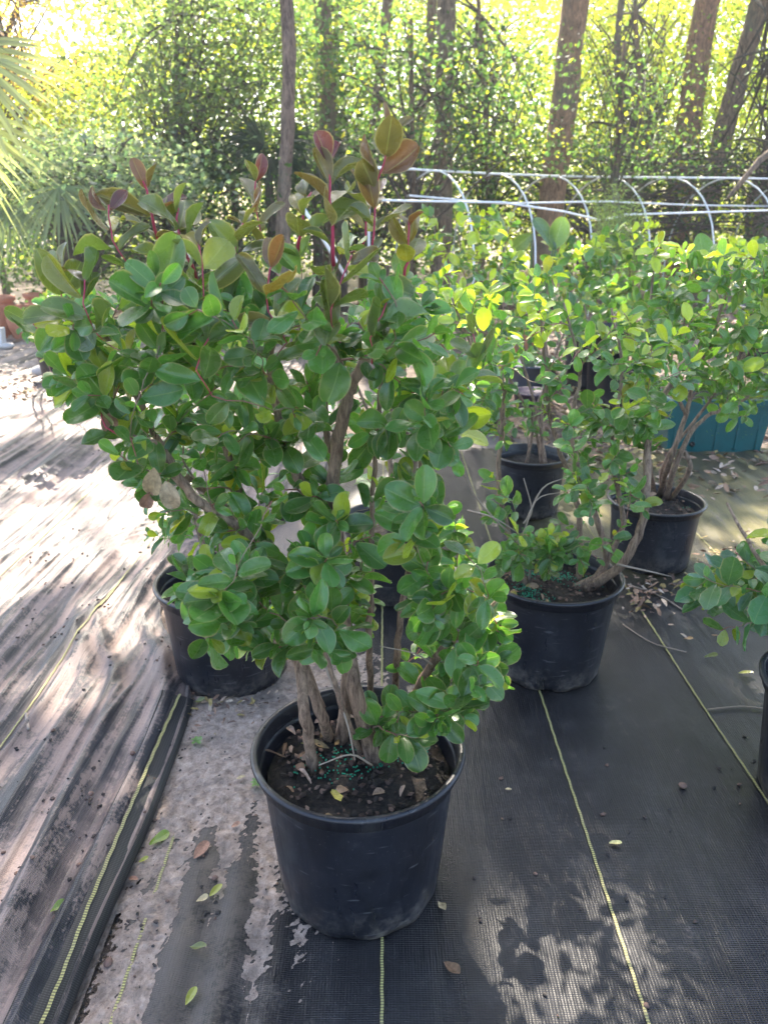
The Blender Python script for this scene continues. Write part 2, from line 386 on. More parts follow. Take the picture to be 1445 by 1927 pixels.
def zr(x, y):          # right cloth
    z = .004 + .003 * math.sin(x * 9 + fbm(0, y, .7) * 3) + .004 * fbm(x * 3, y * .6, 1.2, 3)
    if x > .5 and y > 2.4: z += .008 * max(0, math.sin((x + .05 * fbm(x, y, 1)) * 26)) * min(1, (y - 2.4))
    k = math.exp(-((x + .33) / .13) ** 2) * max(0, min(1, (1.9 - y)))
    z += .012 * k * (1 + math.sin(x * 62 + y * 1.5))
    return max(z, .001)
def xl(y):             # edge of the left cloth
    e = -.56 + .008 * math.sin(y * 5)
    ss = lambda q: max(0, min(1, q)) ** 2 * (3 - 2 * max(0, min(1, q)))
    e -= ss((y - 1.88) / .75) * .27
    e += ss((y - 2.8) / .9) * .5
    return e
def zl(x, y):
    e = xl(y); d = e - x     # distance from the edge
    wob = .05 * math.sin(y * 1.3) + .04 * fbm(x * .6, y * .5, 1.0, 5)
    a = .5 + .5 * fbm(x * .8, y * .35, 1.0, 9)
    z = .010 + .026 * a * (1 - abs(math.sin((x + wob) * 24 + fbm(x * 2, y * .5, 1, 8)))) + .016 * (1 + math.sin((x + wob * 1.6) * 19 + 1)) + .014 * abs(fbm(x * 9, y * .8, 1, 2)) + .012 * (1 - abs(math.sin((x + wob * .5 + .012 * fbm(x * 5, y, 1, 4)) * 52))) ** 1.5 + .006 * abs(fbm(x * 30, y * 1.2, 1, 14))
    z += .0035 * fbm(x * 10, y * 4, 1, 12)
    near = max(0, min(1, (2.9 - y) / 1.5)) * .85 + .15
    z += near * .034 * math.exp(-((d - .075) / .03) ** 2)
    z += near * .045 * math.exp(-((d - .20 + .04 * math.sin(y * 2)) / .03) ** 2) + near * .05 * math.exp(-((d - .36 - .05 * math.sin(y * 1.5 + 1)) / .045) ** 2)
    if d < .012: z = z * max(0, d / .012) + .008
    if y > 6: z *= max(.3, 1 - (y - 6) * .15)
    return z
cl = empty('ground_cloth', (.6, 2.2, 0), 'flat dark woven weed cloth under the front pot with long yellow lines', 'ground cloth')
grid('fabric', np.arange(-.53, 3.2, .022), np.concatenate([np.arange(-.6, 2.6, .03), np.arange(2.6, 4.7, .05)]), zr, M['cloth_right'], cl)
def stripe(x, y0, y1, fz, parent, wd=.006, jog=0.0, off=.0035):
    ysn = np.arange(y0, y1, .03)
    xx = [x + .0015 * math.sin(y * 2.1) + jog * (y - y0) + (.0007 * (-1) ** i) for i, y in enumerate(ysn)]
    V = []
    for a, y in zip(xx, ysn):
        V += [(a - wd / 2, y, max(fz(a - wd / 2, y), fz(a, y)) + off), (a + wd / 2, y, max(fz(a + wd / 2, y), fz(a, y)) + off)]
    n = len(ysn)
    return link('stripe', npmesh('stripe', np.array(V), np.array([(2 * i, 2 * i + 1, 2 * i + 3, 2 * i + 2) for i in range(n - 1)])), M['stitch'], parent)
stripe(-.49, .3, 1.42, zr, cl); stripe(-.005, -.5, 4.6, zr, cl); stripe(.475, -.5, 4.6, zr, cl); stripe(.945, -.5, 4.6, zr, cl); stripe(1.43, 0, 4.6, zr, cl)
cl2 = empty('ground_cloth', (-1.6, 2.2, 0), 'wrinkled weed cloth on the left, dusted with sand, its edge lifted in folds', 'ground cloth')
xs = []; x = -5.6
while x < -.5: xs.append(x); x += .016 if x < -2.5 else (.010 if x < -1.4 else .0065)
nx = len(xs)
ys2 = np.concatenate([np.arange(.3, 3, .03), np.arange(3, 9.2, .07)])
V = []
for y in ys2:
    e = xl(y)
    for x in xs:
        X = x + (e + .5) * max(0, min(1, (x + 1.6) / 1.1)) if x > -1.6 else x
        V.append((X, y, zl(X, y)))
Fq = [(j * nx + i, j * nx + i + 1, (j + 1) * nx + i + 1, (j + 1) * nx + i) for j in range(len(ys2) - 1) for i in range(nx - 1)]
V = np.array(V); Zg = V[:, 2].reshape(len(ys2), nx); kk = np.ones(13) / 13
lo_ = np.array([np.convolve(np.pad(z, 6, mode='edge'), kk, mode='valid') for z in Zg]); va = np.clip((lo_ - Zg) / .0045 - .15, 0, 1).reshape(-1, 1)
link('fabric', npmesh('fabric', V, np.array(Fq), True, {'valley': np.repeat(va, 3, 1)}), M['cloth_left'], cl2)
stripe(-.597, .3, 1.93, zl, cl2, .007, 0, .013); stripe(-1.02, .3, 5.5, zl, cl2, .006, .003); stripe(-1.5, .6, 8, zl, cl2)
t = NT('cloth_hem'); wv, _, _ = weave(t); t.set(Base_Color=t.ramp(wv, [(0, .012), (1, .06)]), Roughness=.5); M['hem'] = t.m
V = []; hy = np.arange(.3, 1.95, .03)
for y in hy:
    e = xl(y); z = zl(e - .014, y)
    V += [(e - .085, y, zl(e - .085, y) + .002), (e - .045, y, zl(e - .045, y) + .0025), (e - .014, y, z + .002), (e + .004, y, z - .012 + .004 * math.sin(y * 17)), (e - .004, y, .004)]
link('hem', npmesh('hem', np.array(V), np.array([(5 * i + k, 5 * i + k + 1, 5 * i + k + 6, 5 * i + k + 5) for i in range(len(hy) - 1) for k in range(4)])), M['hem'], cl2)

def zs(x, y):          # sand drifted between the two cloths
    n = fbm(x, y, 5, 4) * .6 + fbm(x, y, 18, 7) * .35
    core = 1 - ((x + .36) / .36) ** 2 - ((y - 1.95) / .85) ** 2
    tail = 1 - ((x + .46 + (y - 1.2) * .0) / .085) ** 2 - max(0, (y - 1.7) / .4) ** 2
    h = max(core * 1.2, tail * .8)
    return max(-.01, min(.017, .012 * h + .004)) + .010 * n + .004 * fbm(x, y, 45, 2) + .0045 * fbm(x, y, 120, 5)
so_ = grid('sand', np.arange(-.98, .16, .0055), np.arange(.5, 3.0, .0065), lambda x, y: max(zs(x, y), zr(x, y) + .0012) if x > -.53 else zs(x, y), M['sand'])
th = []
for v_ in so_.data.vertices:
    x, y, _ = v_.co; q = 1.0 if x < -.56 else max(0, min(1, (zs(x, y) - zr(x, y) + .0035) / .007)); th.append((q, q, q))
so_.data.attributes.new('thick', 'FLOAT_VECTOR', 'POINT').data.foreach_set('vector', np.array(th, dtype=np.float32).ravel()); tag(so_, kind='structure')
so_ = tag(grid('sand', np.arange(-6.8, -2.9, .05), np.arange(3.0, 11, .07), lambda x, y: .03 + .012 * fbm(x, y, 2, 4) - (.05 if x > -3.4 else 0) * min(1, (x + 3.4) * 2.2), M['sand']), kind='structure'); so_.data.attributes.new('thick', 'FLOAT_VECTOR', 'POINT').data.foreach_set('vector', np.ones(len(so_.data.vertices) * 3, dtype=np.float32))

# ------------------------------------------------------------------ pots and shrubs
def build_pot(root, c, r, h, rb, seed=0):
    x0, y0 = c[0], c[1]
    def fn(rr, z, an):
        if z < .02: z = z + .007 * max(0, math.sin(an * 11 + seed)) * (1 if z < .012 else 0)
        if z < .03: rr = rr - .004 * (.5 + .5 * math.sin(an * 11 + seed))
        return rr * (1 + .004 * math.sin(2 * an + seed)), z
    m = MB()
    q = lambda s: rb + (r - .012 - rb) * s
    prof = [(rb - .02, .012), (rb - .004, .008), (rb, .012), (rb + .002, .03), (q(.2), h * .2), (q(.5), h * .5), (q(.86), h * .86), (q(.9), h * .895), (r - .006, h * .90),
            (r - .004, h * .955), (r - .001, h * .965), (r + .0045, h * .975), (r + .006, h * .988), (r + .002, h), (r - .006, h), (r - .010, h * .985),
            (r - .012, h * .90), (q(.8) - .006, h * .8), (q(.5) - .006, h * .5), (q(.3) - .006, h * .3)]
    m.lathe(prof, (x0, y0, 0), 88, fn); pot = m.build('pot', M['pot'], root)
    sr = q(.84) - .008; sh = h * .845
    V = [(x0, y0, sh)]; F3 = []; F4 = []; rings, seg = 14, 60
    for i in range(1, rings + 1):
        for k in range(seg):
            a = 2 * math.pi * k / seg; rr = sr * i / rings; X = x0 + rr * math.cos(a); Y = y0 + rr * math.sin(a)
            V.append((X, Y, sh + .012 * fbm(X, Y, 14, seed + 1) + .008 * fbm(X, Y, 40, seed) - .012 * (i / rings) ** 4))
    F3 = [(0, 1 + k, 1 + (k + 1) % seg) for k in range(seg)]
    F4 = [(1 + (i - 1) * seg + k, 1 + i * seg + k, 1 + i * seg + (k + 1) % seg, 1 + (i - 1) * seg + (k + 1) % seg) for i in range(1, rings) for k in range(seg)]
    m = MB(); m.add(V, F4, F3); soil = m.build('soil', M['soil'], root)
    return sh, sr, soil
def ico_blobs(pts, rads, flat=1.0, jit=.0, cols=None):
    V0 = np.array([(0, 0, 1), (.894, 0, .447), (.276, .851, .447), (-.724, .526, .447), (-.724, -.526, .447), (.276, -.851, .447),
                   (.724, .526, -.447), (-.276, .894, -.447), (-.894, 0, -.447), (-.276, -.894, -.447), (.724, -.526, -.447), (0, 0, -1)])
    F0 = np.array([(0, 1, 2), (0, 2, 3), (0, 3, 4), (0, 4, 5), (0, 5, 1), (1, 6, 2), (2, 7, 3), (3, 8, 4), (4, 9, 5), (5, 10, 1), (2, 6, 7), (3, 7, 8), (4, 8, 9), (5, 9, 10), (1, 10, 6), (6, 11, 7), (7, 11, 8), (8, 11, 9), (9, 11, 10), (10, 11, 6)])
    m = MB()
    for i, (p, r) in enumerate(zip(pts, rads)):
        v = V0 * (1 + rng.uniform(-jit, jit, (12, 1))) * r; v[:, 2] *= flat
        a = rng.uniform(0, 6.28); ca, sa = math.cos(a), math.sin(a)
        sx = 1 + jit * rng.uniform(0, 1.2)
        v = np.stack([v[:, 0] * ca * sx - v[:, 1] * sa, v[:, 0] * sa * sx + v[:, 1] * ca, v[:, 2]], 1)
        m.add(v + np.array(list(p)), None, F0, (1, 1, 1) if cols is None else cols[i])
    return m
GREEN = (.075, .185, .042); GREEN2 = (.13, .235, .045); YEL = (.36, .36, .04); RED = (.23, .04, .058); LIME = (.33, .40, .045)
def rand_tips(poly, yr, n, sparse=None, zmin=None):
    xs_ = [p[0] for p in poly]; ys_ = [p[1] for p in poly]; out = []
    while len(out) < n:
        x = random.uniform(min(xs_), max(xs_)); y = random.uniform(min(ys_), max(ys_))
        if not inpoly(x, y, poly): continue
        if sparse and any(inpoly(x, y, q) and random.random() < k for q, k in sparse): continue
        p = P(x, y, random.uniform(*yr))
        if zmin and p.z < zmin: continue
        out.append(np.array(p))
    return out
def shrub(root, stems, tips, leafsz=.06, pairs=(3, 6), nrm_bias=(0, -.55, .75), redz=None, shoots=(), nu=5, nv=4, green=GREEN, lit=.0, twr=.0022, sunlit_z=0,
          leafcull=None, bare=(), asp=.66, maxseg=.30):
    node_p = []; node_d = []; node_r = []; node_o = []; stems_o = []; tws = {}
    for pts, r0, r1, ends in stems:
        n = max(6, int(len(pts) * 5)); c = spline(pts, n)
        c[1:-1] += rng.normal(size=(n - 2, 3)) * .0013
        rad = np.linspace(r0, r1, n)
        rad[0] *= 1.25
        base = np.array((.29, .20, .145)); top = np.array((.31, .235, .18)); cl_ = np.array([base + (top - base) * k for k in np.linspace(0, 1, n)])
        m = MB(); m.tube(c, rad, cl_, 9, .09); so = m.build('stem', M['bark'], root); stems_o.append(so)
        for i in range(2, n):
            node_p.append(c[i]); node_d.append(unit(c[i] - c[i - 1])); node_r.append(rad[i]); node_o.append((so, None))
    L = []
    allt = [(t, None) for t in tips]
    zs_ = [t[2] for t in tips] or [1]
    allt.sort(key=lambda a: min(np.linalg.norm(a[0] - q) for q in node_p))
    def add_leaves(c, k0, sz, red, npairs, erect=0.0):
        n = len(c); tlen = np.cumsum([0] + [np.linalg.norm(c[i] - c[i - 1]) for i in range(1, n)]); tot = tlen[-1]
        rot = random.uniform(0, 3.14)
        for k in range(npairs):
            f = k0 + (1 - k0) * (k + .6) / npairs; s = f * tot; i = min(np.searchsorted(tlen, s), n - 1); i = max(i, 1)
            a = (s - tlen[i - 1]) / (tlen[i] - tlen[i - 1] + 1e-9); p = c[i - 1] * (1 - a) + c[i] * a; d = unit(c[i] - c[i - 1])
            u = unit(np.cross(d, (.3, .2, 1.))); v = np.cross(d, u); rot += 1.57 + random.uniform(-.3, .3)
            last = k == npairs - 1
            for sgn in (1, -1):
                if random.random() < .07: continue
                o = (u * math.cos(rot) + v * math.sin(rot)) * sgn
                up = (.35 if not last else .9) + erect
                dd = unit(d * (up + random.uniform(0, .4)) + o + rng.normal(size=3) * .22 + np.array((0, 0, -.12)))
                nb = unit(np.array(nrm_bias) + rng.normal(size=3) * .55 + d * .5)
                ll = sz * (random.uniform(.75, 1.1) if erect else random.uniform(.55, 1.3)) * (.8 if last else 1.0) * (.75 + .35 * math.sin(3.1 * f))
                zz = p[2]; r = random.random()
                base = np.array(green) * random.uniform(.55, 1.45)
                base = base * (1 - .4 * r) + np.array(GREEN2) * .4 * r
                if random.random() < .10: base = np.array(LIME) * random.uniform(.6, 1.1)
                if sunlit_z and zz > sunlit_z and random.random() < .6: base = np.array(LIME) * random.uniform(.8, 1.5)  # backlit sun glow of the upper leaves put into their colour as lime
                if random.random() < .012 + lit * .1: base = np.array(YEL) * random.uniform(.6, 1)
                rd = red * (.35 + .65 * f) * random.uniform(.5, 1.15)
                rd = min(1, rd)
                base = base * (1 - rd) + (np.array(RED) * random.uniform(.6, 1.15)) * rd
                base = base * (1 - .28 * rd)
                if red > .1: base = base * .92 + np.array((.16, .09, .07)) * .08
                if leafcull is not None and leafcull(p): continue
                L.append((p + dd * .004, dd, nb, ll, ll * asp * random.uniform(.68, 1.15), random.uniform(.05, .65) + .4 * min(rd, 1), random.choice((-1, 1, 1)) * random.uniform(.0, .38), base))
    def grow(tip, red=0.0, np_=None, start=None, k0=.35, col=None, sz=leafsz):
        NP = np.array(node_p); dv = tip - NP; dist = np.linalg.norm(dv, axis=1)
        cost = dist + .9 * np.maximum(0, NP[:, 2] - tip[2] + .02) + .12 * (1 - np.sum(unit(dv) * np.array(node_d), 1))
        i = int(np.argmin(cost)); p0 = NP[i] if start is None else start; d0 = node_d[i]
        D = np.linalg.norm(tip - p0)
        if D < .025: return
        mid = p0 + d0 * D * .30 + (tip - p0) * .28 + rng.normal(size=3) * .012 * min(1, D * 5)
        c = spline([p0, mid, tip], max(5, int(D / .025) + 3)); c[1:-1] += rng.normal(size=(len(c) - 2, 3)) * .0022
        r0 = min(node_r[i] * .75, twr * (1 + D * 5)); rad = np.linspace(r0, twr * .45, len(c))
        yc = np.array((.24, .065, .05)); oc = np.array((.23, .165, .115))
        cc = np.array([oc * (1 - s) + yc * s for s in np.clip(np.linspace(-.4, 1.3, len(c)) + (red - .3), 0, 1)])
        if red > .4 or start is not None: cc = np.broadcast_to(np.array((.42, .04, .09)), cc.shape); rad = rad * 1.25
        if start is not None: i = int(np.argmin(np.linalg.norm(NP - p0, axis=1)))
        own, key = node_o[i]
        if key is None: key = len(tws); tws[key] = (own, MB())
        tws[key][1].tube(c, rad, cc, 5)
        for j in range(2, len(c)):
            node_p.append(c[j]); node_d.append(unit(c[j] - c[j - 1])); node_r.append(rad[j]); node_o.append((own, key))
        k = np_ or random.randint(*pairs)
        kk = max(k0, 1 - .22 / D) if D > .2 else k0 * .6
        add_leaves(c, kk, sz, red, k, .45 if start is not None else 0.0)
    for tip, _ in allt:
        red = 0.0
        if redz: red = max(0, min(.9, (tip[2] - redz[0]) / (redz[1] - redz[0]))) ** 1.3
        grow(tip, red)
    for a, b, red, k, sz in shoots:
        NP = np.array(node_p); q = np.array(a); b = Vector(b) + Vector((0, 0, .02))
        i = int(np.argmin(np.linalg.norm(NP - q, axis=1)))
        if np.linalg.norm(NP[i] - q) > .02: grow(q, red * .3, 2)
        grow(np.array(b), red, k, start=q, k0=.12, sz=sz * .88)
    for pts, r in bare:
        c = spline(pts, len(pts) * 3); m = MB(); m.tube(c, np.linspace(r, r * .4, len(c)), (.30, .24, .19), 5); m.build('bare_twig', M['twig'], root)
    for own, m in tws.values(): m.build('branch', M['twig'], own)
    leaf_mesh('foliage', M['leaf'], root, L, nu, nv)
    return len(L)
def pot_litter(root, soil, c, sh, sr, n_prill, n_chip, leafy):
    def spot(rmax=.93):
        a = random.uniform(0, 6.28); r = sr * rmax * math.sqrt(random.random()); return c[0] + r * math.cos(a), c[1] + r * math.sin(a)
    def zz(x, y): return sh + .012 * fbm(x, y, 14, 1) + .004
    pts = []
    cen = [spot(.75) for _ in range(6)]
    for i in range(n_prill):
        q = random.choice(cen); x = q[0] + random.gauss(0, .022); y = q[1] + random.gauss(0, .022)
        if math.hypot(x - c[0], y - c[1]) > sr * .95: continue
        pts.append((x, y, zz(x, y) + .004))
    g = ico_blobs(pts, [.0021] * len(pts)).build('fertiliser_granules', M['prill'], root); g['kind'] = 'stuff'
    pts = [(*spot(), 0) for _ in range(n_chip)]; pts = [(x, y, zz(x, y) + .003) for x, y, _ in pts]
    cols = [random.choice([(.02, .014, .01), (.07, .04, .03), (.18, .11, .08), (.05, .03, .022), (.03, .02, .015)]) for _ in pts]
    g = ico_blobs(pts, [random.uniform(.002, .0062) for _ in pts], .6, .5, cols).build('bark_mulch', M['tinted'], root, False); g['kind'] = 'stuff'
    L = []
    for k in range(leafy):
        a = random.uniform(2.4, 4.4) if random.random() < .6 else random.uniform(0, 6.28); r = sr * random.uniform(.45, .92); x = c[0] + r * math.cos(a); y = c[1] + r * math.sin(a)
        col = random.choice([(.30, .20, .09), (.38, .24, .15), (.20, .11, .06), (.34, .30, .06), (.42, .28, .2)])
        an = random.uniform(0, 6.28); dd = np.array((math.cos(an), math.sin(an), random.uniform(0, .5)))
        L.append((np.array((x, y, zz(x, y) + .006)), dd, np.array((0, 0, 1)) + rng.normal(size=3) * .5, random.uniform(.022, .045), random.uniform(.01, .024), random.uniform(.2, .9), random.uniform(-.3, .6), np.array(col)))
    if L: leaf_mesh('dead_leaves', M['dryleaf'], root, L, 4, 3)
t = NT('dry_leaf'); n = t.noise(120, t.coords(), 4); t.set(Base_Color=t.mix(1.0, attr(t).outputs['Color'], t.ramp(n, [(.3, .55), (.7, 1.3)]), 'MULTIPLY'), Roughness=.7); M['dryleaf'] = t.m

GRP = None
def stemp(lst, Y0=None): return [P(x, y, Y) for x, y, Y in lst]

# --- front shrub
c1 = (-.052, 1.294)
r1 = empty('potted_shrub', (*c1, 0), 'largest nearest potted shrub with bronze red shoot tips, in the black pot at the front', 'shrub')
sh, sr, soil = build_pot(r1, c1, .211, .358, .167, 1)
pot_litter(r1, soil, c1, sh, sr, 200, 300, 26)
def B(px, py): return G(px, py, sh - .01)
st = [
 ([B(590, 1452), P(573, 1340, 1.24), P(566, 1270, 1.26), P(548, 1150, 1.27), P(470, 1010, 1.24), P(370, 940, 1.22), P(308, 850, 1.2)], .012, .0075, 0),
 ([B(620, 1392), P(602, 1340, 1.3), P(545, 1180, 1.34), P(470, 980, 1.36), P(400, 760, 1.36), P(345, 600, 1.33), P(312, 470, 1.3)], .0125, .0035, 0),
 ([B(706, 1436), P(668, 1300, 1.29), P(650, 1190, 1.31), P(632, 1020, 1.32), P(628, 900, 1.3), P(652, 760, 1.28), P(672, 705, 1.27), P(694, 664, 1.27)], .0165, .0085, 0),
 ([B(640, 1400), P(655, 1250, 1.38), P(622, 1020, 1.36), P(585, 930, 1.33), P(550, 880, 1.31), P(520, 760, 1.3), P(505, 640, 1.3)], .0135, .007, 0),
 ([B(700, 1345), P(694, 1200, 1.37), P(700, 1050, 1.38), P(702, 900, 1.38), P(720, 700, 1.36), P(730, 500, 1.34)], .0075, .003, 0),
 ([B(742, 1330), P(748, 1210, 1.40), P(765, 1095, 1.42), P(785, 960, 1.4), P(800, 800, 1.38), P(840, 660, 1.36)], .0085, .003, 0),
 ([B(762, 1340), P(812, 1250, 1.30), P(850, 1205, 1.26), P(895, 1175, 1.22), P(935, 1130, 1.2)], .0095, .003, 0),
 ([B(682, 1425), P(645, 1330, 1.22), P(608, 1220, 1.18), P(580, 1120, 1.14)], .006, .003, 0),
 ([B(612, 1345), P(520, 1130, 1.42), P(430, 960, 1.45), P(330, 880, 1.45), P(270, 770, 1.42), P(205, 640, 1.36), P(150, 560, 1.3)], .011, .003, 0),
 ([B(655, 1350), P(640, 1000, 1.42), P(610, 760, 1.42), P(620, 580, 1.36), P(628, 450, 1.3)], .0095, .0035, 0),
 ([P(660, 740, 1.28), P(640, 690, 1.25), P(622, 640, 1.24)], .006, .004, 0),
]
poly = [(105, 650), (120, 590), (180, 545), (260, 530), (330, 530), (420, 540), (480, 530), (560, 530), (640, 530), (720, 515), (780, 540), (800, 570), (840, 620), (890, 680), (870, 790), (880, 900),
        (900, 1000), (930, 1100), (940, 1200), (930, 1320), (850, 1390), (745, 1400), (740, 1300), (700, 1120), (640, 1230), (560, 1260), (500, 1230), (390, 1180), (360, 1080), (300, 960), (220, 860), (170, 800), (110, 700)]
tips = rand_tips(poly, (1.06, 1.50), 265, [([(700, 1080), (770, 1080), (775, 1240), (745, 1300), (680, 1280)], .8), ([(600, 650), (720, 640), (700, 860), (600, 960)], .75), ([(780, 860), (960, 860), (960, 1050), (850, 1050)], 0.5), ([(520, 850), (680, 850), (680, 1010), (540, 1000)], .6), ([(280, 820), (400, 820), (430, 960), (330, 960)], .7)])
tips += rand_tips([(740, 1340), (900, 1290), (930, 1340), (850, 1390), (730, 1440)], (1.08, 1.3), 6)
tips += rand_tips([(770, 1020), (900, 1010), (940, 1130), (950, 1250), (880, 1310), (810, 1230)], (1.1, 1.32), 10)
tips += rand_tips([(345, 1060), (470, 1060), (500, 1230), (400, 1210)], (1.1, 1.3), 8)
tips += rand_tips([(380, 1060), (620, 1040), (650, 1200), (560, 1260), (480, 1230), (400, 1180)], (1.0, 1.18), 20)
sho = [
 (P(310, 490, 1.26), P(272.2, 368, 1.24), 0.95, 3, 0.076), (P(240, 495, 1.2), P(208.5, 413, 1.2), 0.75, 3, 0.066), (P(165, 605, 1.2), P(115.5, 528, 1.18), 0.35, 3, 0.071),
 (P(520, 515, 1.3), P(484, 353, 1.3), 0.95, 4, 0.066), (P(628, 500, 1.22), P(619, 323, 1.22), 0.95, 5, 0.071), (P(700, 465, 1.22), P(736, 278, 1.2), 0.95, 6, 0.069),
 (P(370, 525, 1.25), P(338.5, 418, 1.25), 0.4, 4, 0.071), (P(400, 605, 1.18), P(374.8, 478, 1.18), 0.35, 4, 0.074), (P(470, 545, 1.25), P(462.8, 438, 1.25), 0.45, 4, 0.066),
 (P(640, 645, 1.15), P(662.5, 508, 1.15), 0.45, 4, 0.076), (P(540, 645, 1.12), P(522, 518, 1.12), 0.7, 3, 0.082), (P(760, 525, 1.3), P(769, 438, 1.3), 0.6, 3, 0.062),
 (P(200, 645, 1.15), P(164, 548, 1.15), 0.3, 4, 0.074), (P(310, 645, 1.15), P(292, 538, 1.15), 0.15, 4, 0.078), (P(560, 475, 1.28), P(587, 388, 1.28), 0.55, 3, 0.062),
 (P(850, 725, 1.25), P(886, 638, 1.25), 0.4, 3, 0.059), (P(90, 665, 1.3), P(63, 628, 1.3), 0.25, 3, 0.062), (P(680, 465, 1.3), P(689, 368, 1.3), 0.8, 3, 0.066),
 (P(400, 745, 1.08), P(400, 658, 1.08), 0.1, 3, 0.078), (P(700, 685, 1.1), P(727, 598, 1.1), 0.2, 4, 0.071), (P(230, 825, 1.15), P(194, 798, 1.15), 0.1, 2, 0.055)]
def cull1(p): return False
bare1 = [([P(700, 1440, 1.2), P(660, 1420, 1.15), P(600, 1440, 1.1)], .0025), ([P(610, 1250, 1.25), P(650, 1350, 1.22), P(668, 1430, 1.2)], .003), ([P(812, 1250, 1.25), P(780, 1230, 1.22), P(715, 1216, 1.2)], .002)]
n1 = shrub(r1, st, tips, .0465, (3, 6), redz=(1.27, 1.62), shoots=sho, nu=8, nv=6, bare=bare1, asp=.76)
for px, py, Y, l, col, dx in ((203, 770, 1.18, .045, (.42, .26, .2), .1), (291, 880, 1.12, .05, (.40, .31, .18), -.2), (312, 905, 1.1, .05, (.38, .3, .19), .2), (285, 925, 1.13, .035, (.26, .15, .1), -.5)):
    leaf_mesh('dead_leaf', M['dryleaf'], r1, [(np.array(P(px, py, Y)), np.array((dx, -.1, -1)), np.array((.2, -1, .1)), l, l * .75, .6, .35, np.array(col))], 8, 6)

# --- shrub right of it (standing in the second black pot)
c2 = tuple(G(1040, 1077, .335))[:2]
r2 = empty('potted_shrub', (*c2, 0), 'potted shrub with thick curved stem and green granules on soil, behind the front pot', 'shrub')
sh2, sr2, soil2 = build_pot(r2, c2, .208, .335, .165, 2); pot_litter(r2, soil2, c2, sh2, sr2, 520, 260, 10)
def B2(px, py): return G(px, py, sh2 - .01)
y2 = c2[1]
st = [
 ([B2(1100, 1112), P(1175, 1055, y2 - .05), P(1212, 960, y2 - .05), P(1222, 800, y2), P(1262, 722, y2), P(1312, 640, y2 + .05)], .016, .006, 0),
 ([B2(1080, 1110), P(1140, 1060, y2), P(1112, 945, y2), P(1088, 880, y2), P(1074, 800, y2), P(1090, 700, y2), P(1060, 570, y2)], .012, .003, 0),
 ([B2(1090, 1100), P(1088, 960, y2 + .1), P(1056, 860, y2 + .1), P(1030, 760, y2 + .1), P(1022, 640, y2 + .1), P(1000, 540, y2 + .1)], .011, .003, 0),
 ([B2(992, 1112), P(950, 980, y2 + .1), P(937, 890, y2 + .12), P(946, 775, y2 + .12), P(943, 718, y2 + .1), P(890, 656, y2 + .08), P(850, 560, y2 + .05)], .010, .003, 0),
 ([B2(1110, 1105), P(1170, 990, y2 + .08), P(1150, 850, y2 + .1), P(1170, 700, y2 + .1), P(1150, 580, y2 + .1)], .010, .003, 0)]
poly = [(770, 540), (850, 500), (930, 540), (1000, 490), (1090, 510), (1180, 550), (1230, 620), (1290, 600), (1350, 560), (1360, 640), (1270, 760), (1230, 880), (1230, 960), (1230, 1010), (1160, 1030), (1050, 1080), (930, 1080), (900, 960),
        (940, 850), (880, 790), (860, 720), (900, 650), (800, 600)]
tips = rand_tips(poly, (y2 - .3, y2 + .3), 150, [([(930, 840), (1070, 830), (1060, 990), (950, 990)], .85), ([(1100, 880), (1220, 880), (1220, 1000), (1120, 1000)], .3)])
bare2 = [([P(985, 985, y2), P(1000, 960, y2), P(985, 900, y2)], .004), ([B2(995, 1105), P(990, 1040, y2), P(905, 950, y2 - .05), P(870, 880, y2 - .08), P(845, 790, y2 - .1)], .004),
         ([P(990, 980, y2), P(1020, 920, y2), P(1060, 900, y2)], .004), ([P(940, 1075, y2), P(985, 1000, y2 - .1), P(1010, 940, y2 - .1), P(1062, 925, y2 - .1)], .003), ([P(880, 960, y2), P(930, 975, y2 - .1), P(985, 1010, y2 - .1)], .003), ([P(1160, 1062, y2 - .1), P(1220, 1075, y2 - .15), P(1262, 1085, y2 - .15)], .004)]
tips += rand_tips([(925, 1010), (1160, 1000), (1170, 1060), (1060, 1085), (930, 1070)], (y2 - .22, y2 - .05), 16)
shrub(r2, st, tips, .045, (3, 6), nrm_bias=(0, -.35, .9), redz=(1.2, 1.9), nu=5, nv=4, sunlit_z=1.06, green=(.085, .20, .052), bare=bare2, asp=.72)

# --- shrub far right in the third pot
c3 = tuple(G(1234, 940, .28))[:2]; y3 = c3[1]
r3 = empty('potted_shrub', (*c3, 0), 'potted shrub with pale fanning stems in the smaller pot before the right teal planter', 'shrub')
sh3, sr3, soil3 = build_pot(r3, c3, .19, .285, .155, 3); pot_litter(r3, soil3, c3, sh3, sr3, 20, 160, 6)
def B3(px, py): return G(px, py, sh3 - .01)
st = [([B3(1252, 940), P(1268, 880, y3), P(1310, 800, y3), P(1370, 765, y3), P(1450, 730, y3)], .013, .004, 0),
 ([B3(1240, 935), P(1262, 860, y3), P(1290, 780, y3), P(1305, 720, y3), P(1350, 600, y3 - .1), P(1380, 500, y3 - .1)], .013, .003, 0),
 ([B3(1230, 935), P(1217, 840, y3), P(1213, 740, y3), P(1220, 600, y3), P(1235, 470, y3)], .012, .003, 0),
 ([B3(1262, 942), P(1296, 885, y3), P(1288, 850, y3)], .011, .008, 0),
 ([P(1290, 780, y3), P(1275, 740, y3), P(1280, 690, y3), P(1290, 560, y3)], .008, .003, 0),
 ([B3(1245, 930), P(1250, 870, y3 + .1), P(1330, 760, y3 + .1), P(1420, 640, y3 + .1), P(1450, 540, y3 + .1)], .009, .003, 0)]
poly = [(1180, 560), (1215, 470), (1260, 430), (1330, 480), (1400, 450), (1470, 420), (1590, 520), (1590, 740), (1445, 750), (1400, 790), (1330, 750), (1250, 730), (1200, 760), (1165, 690)]
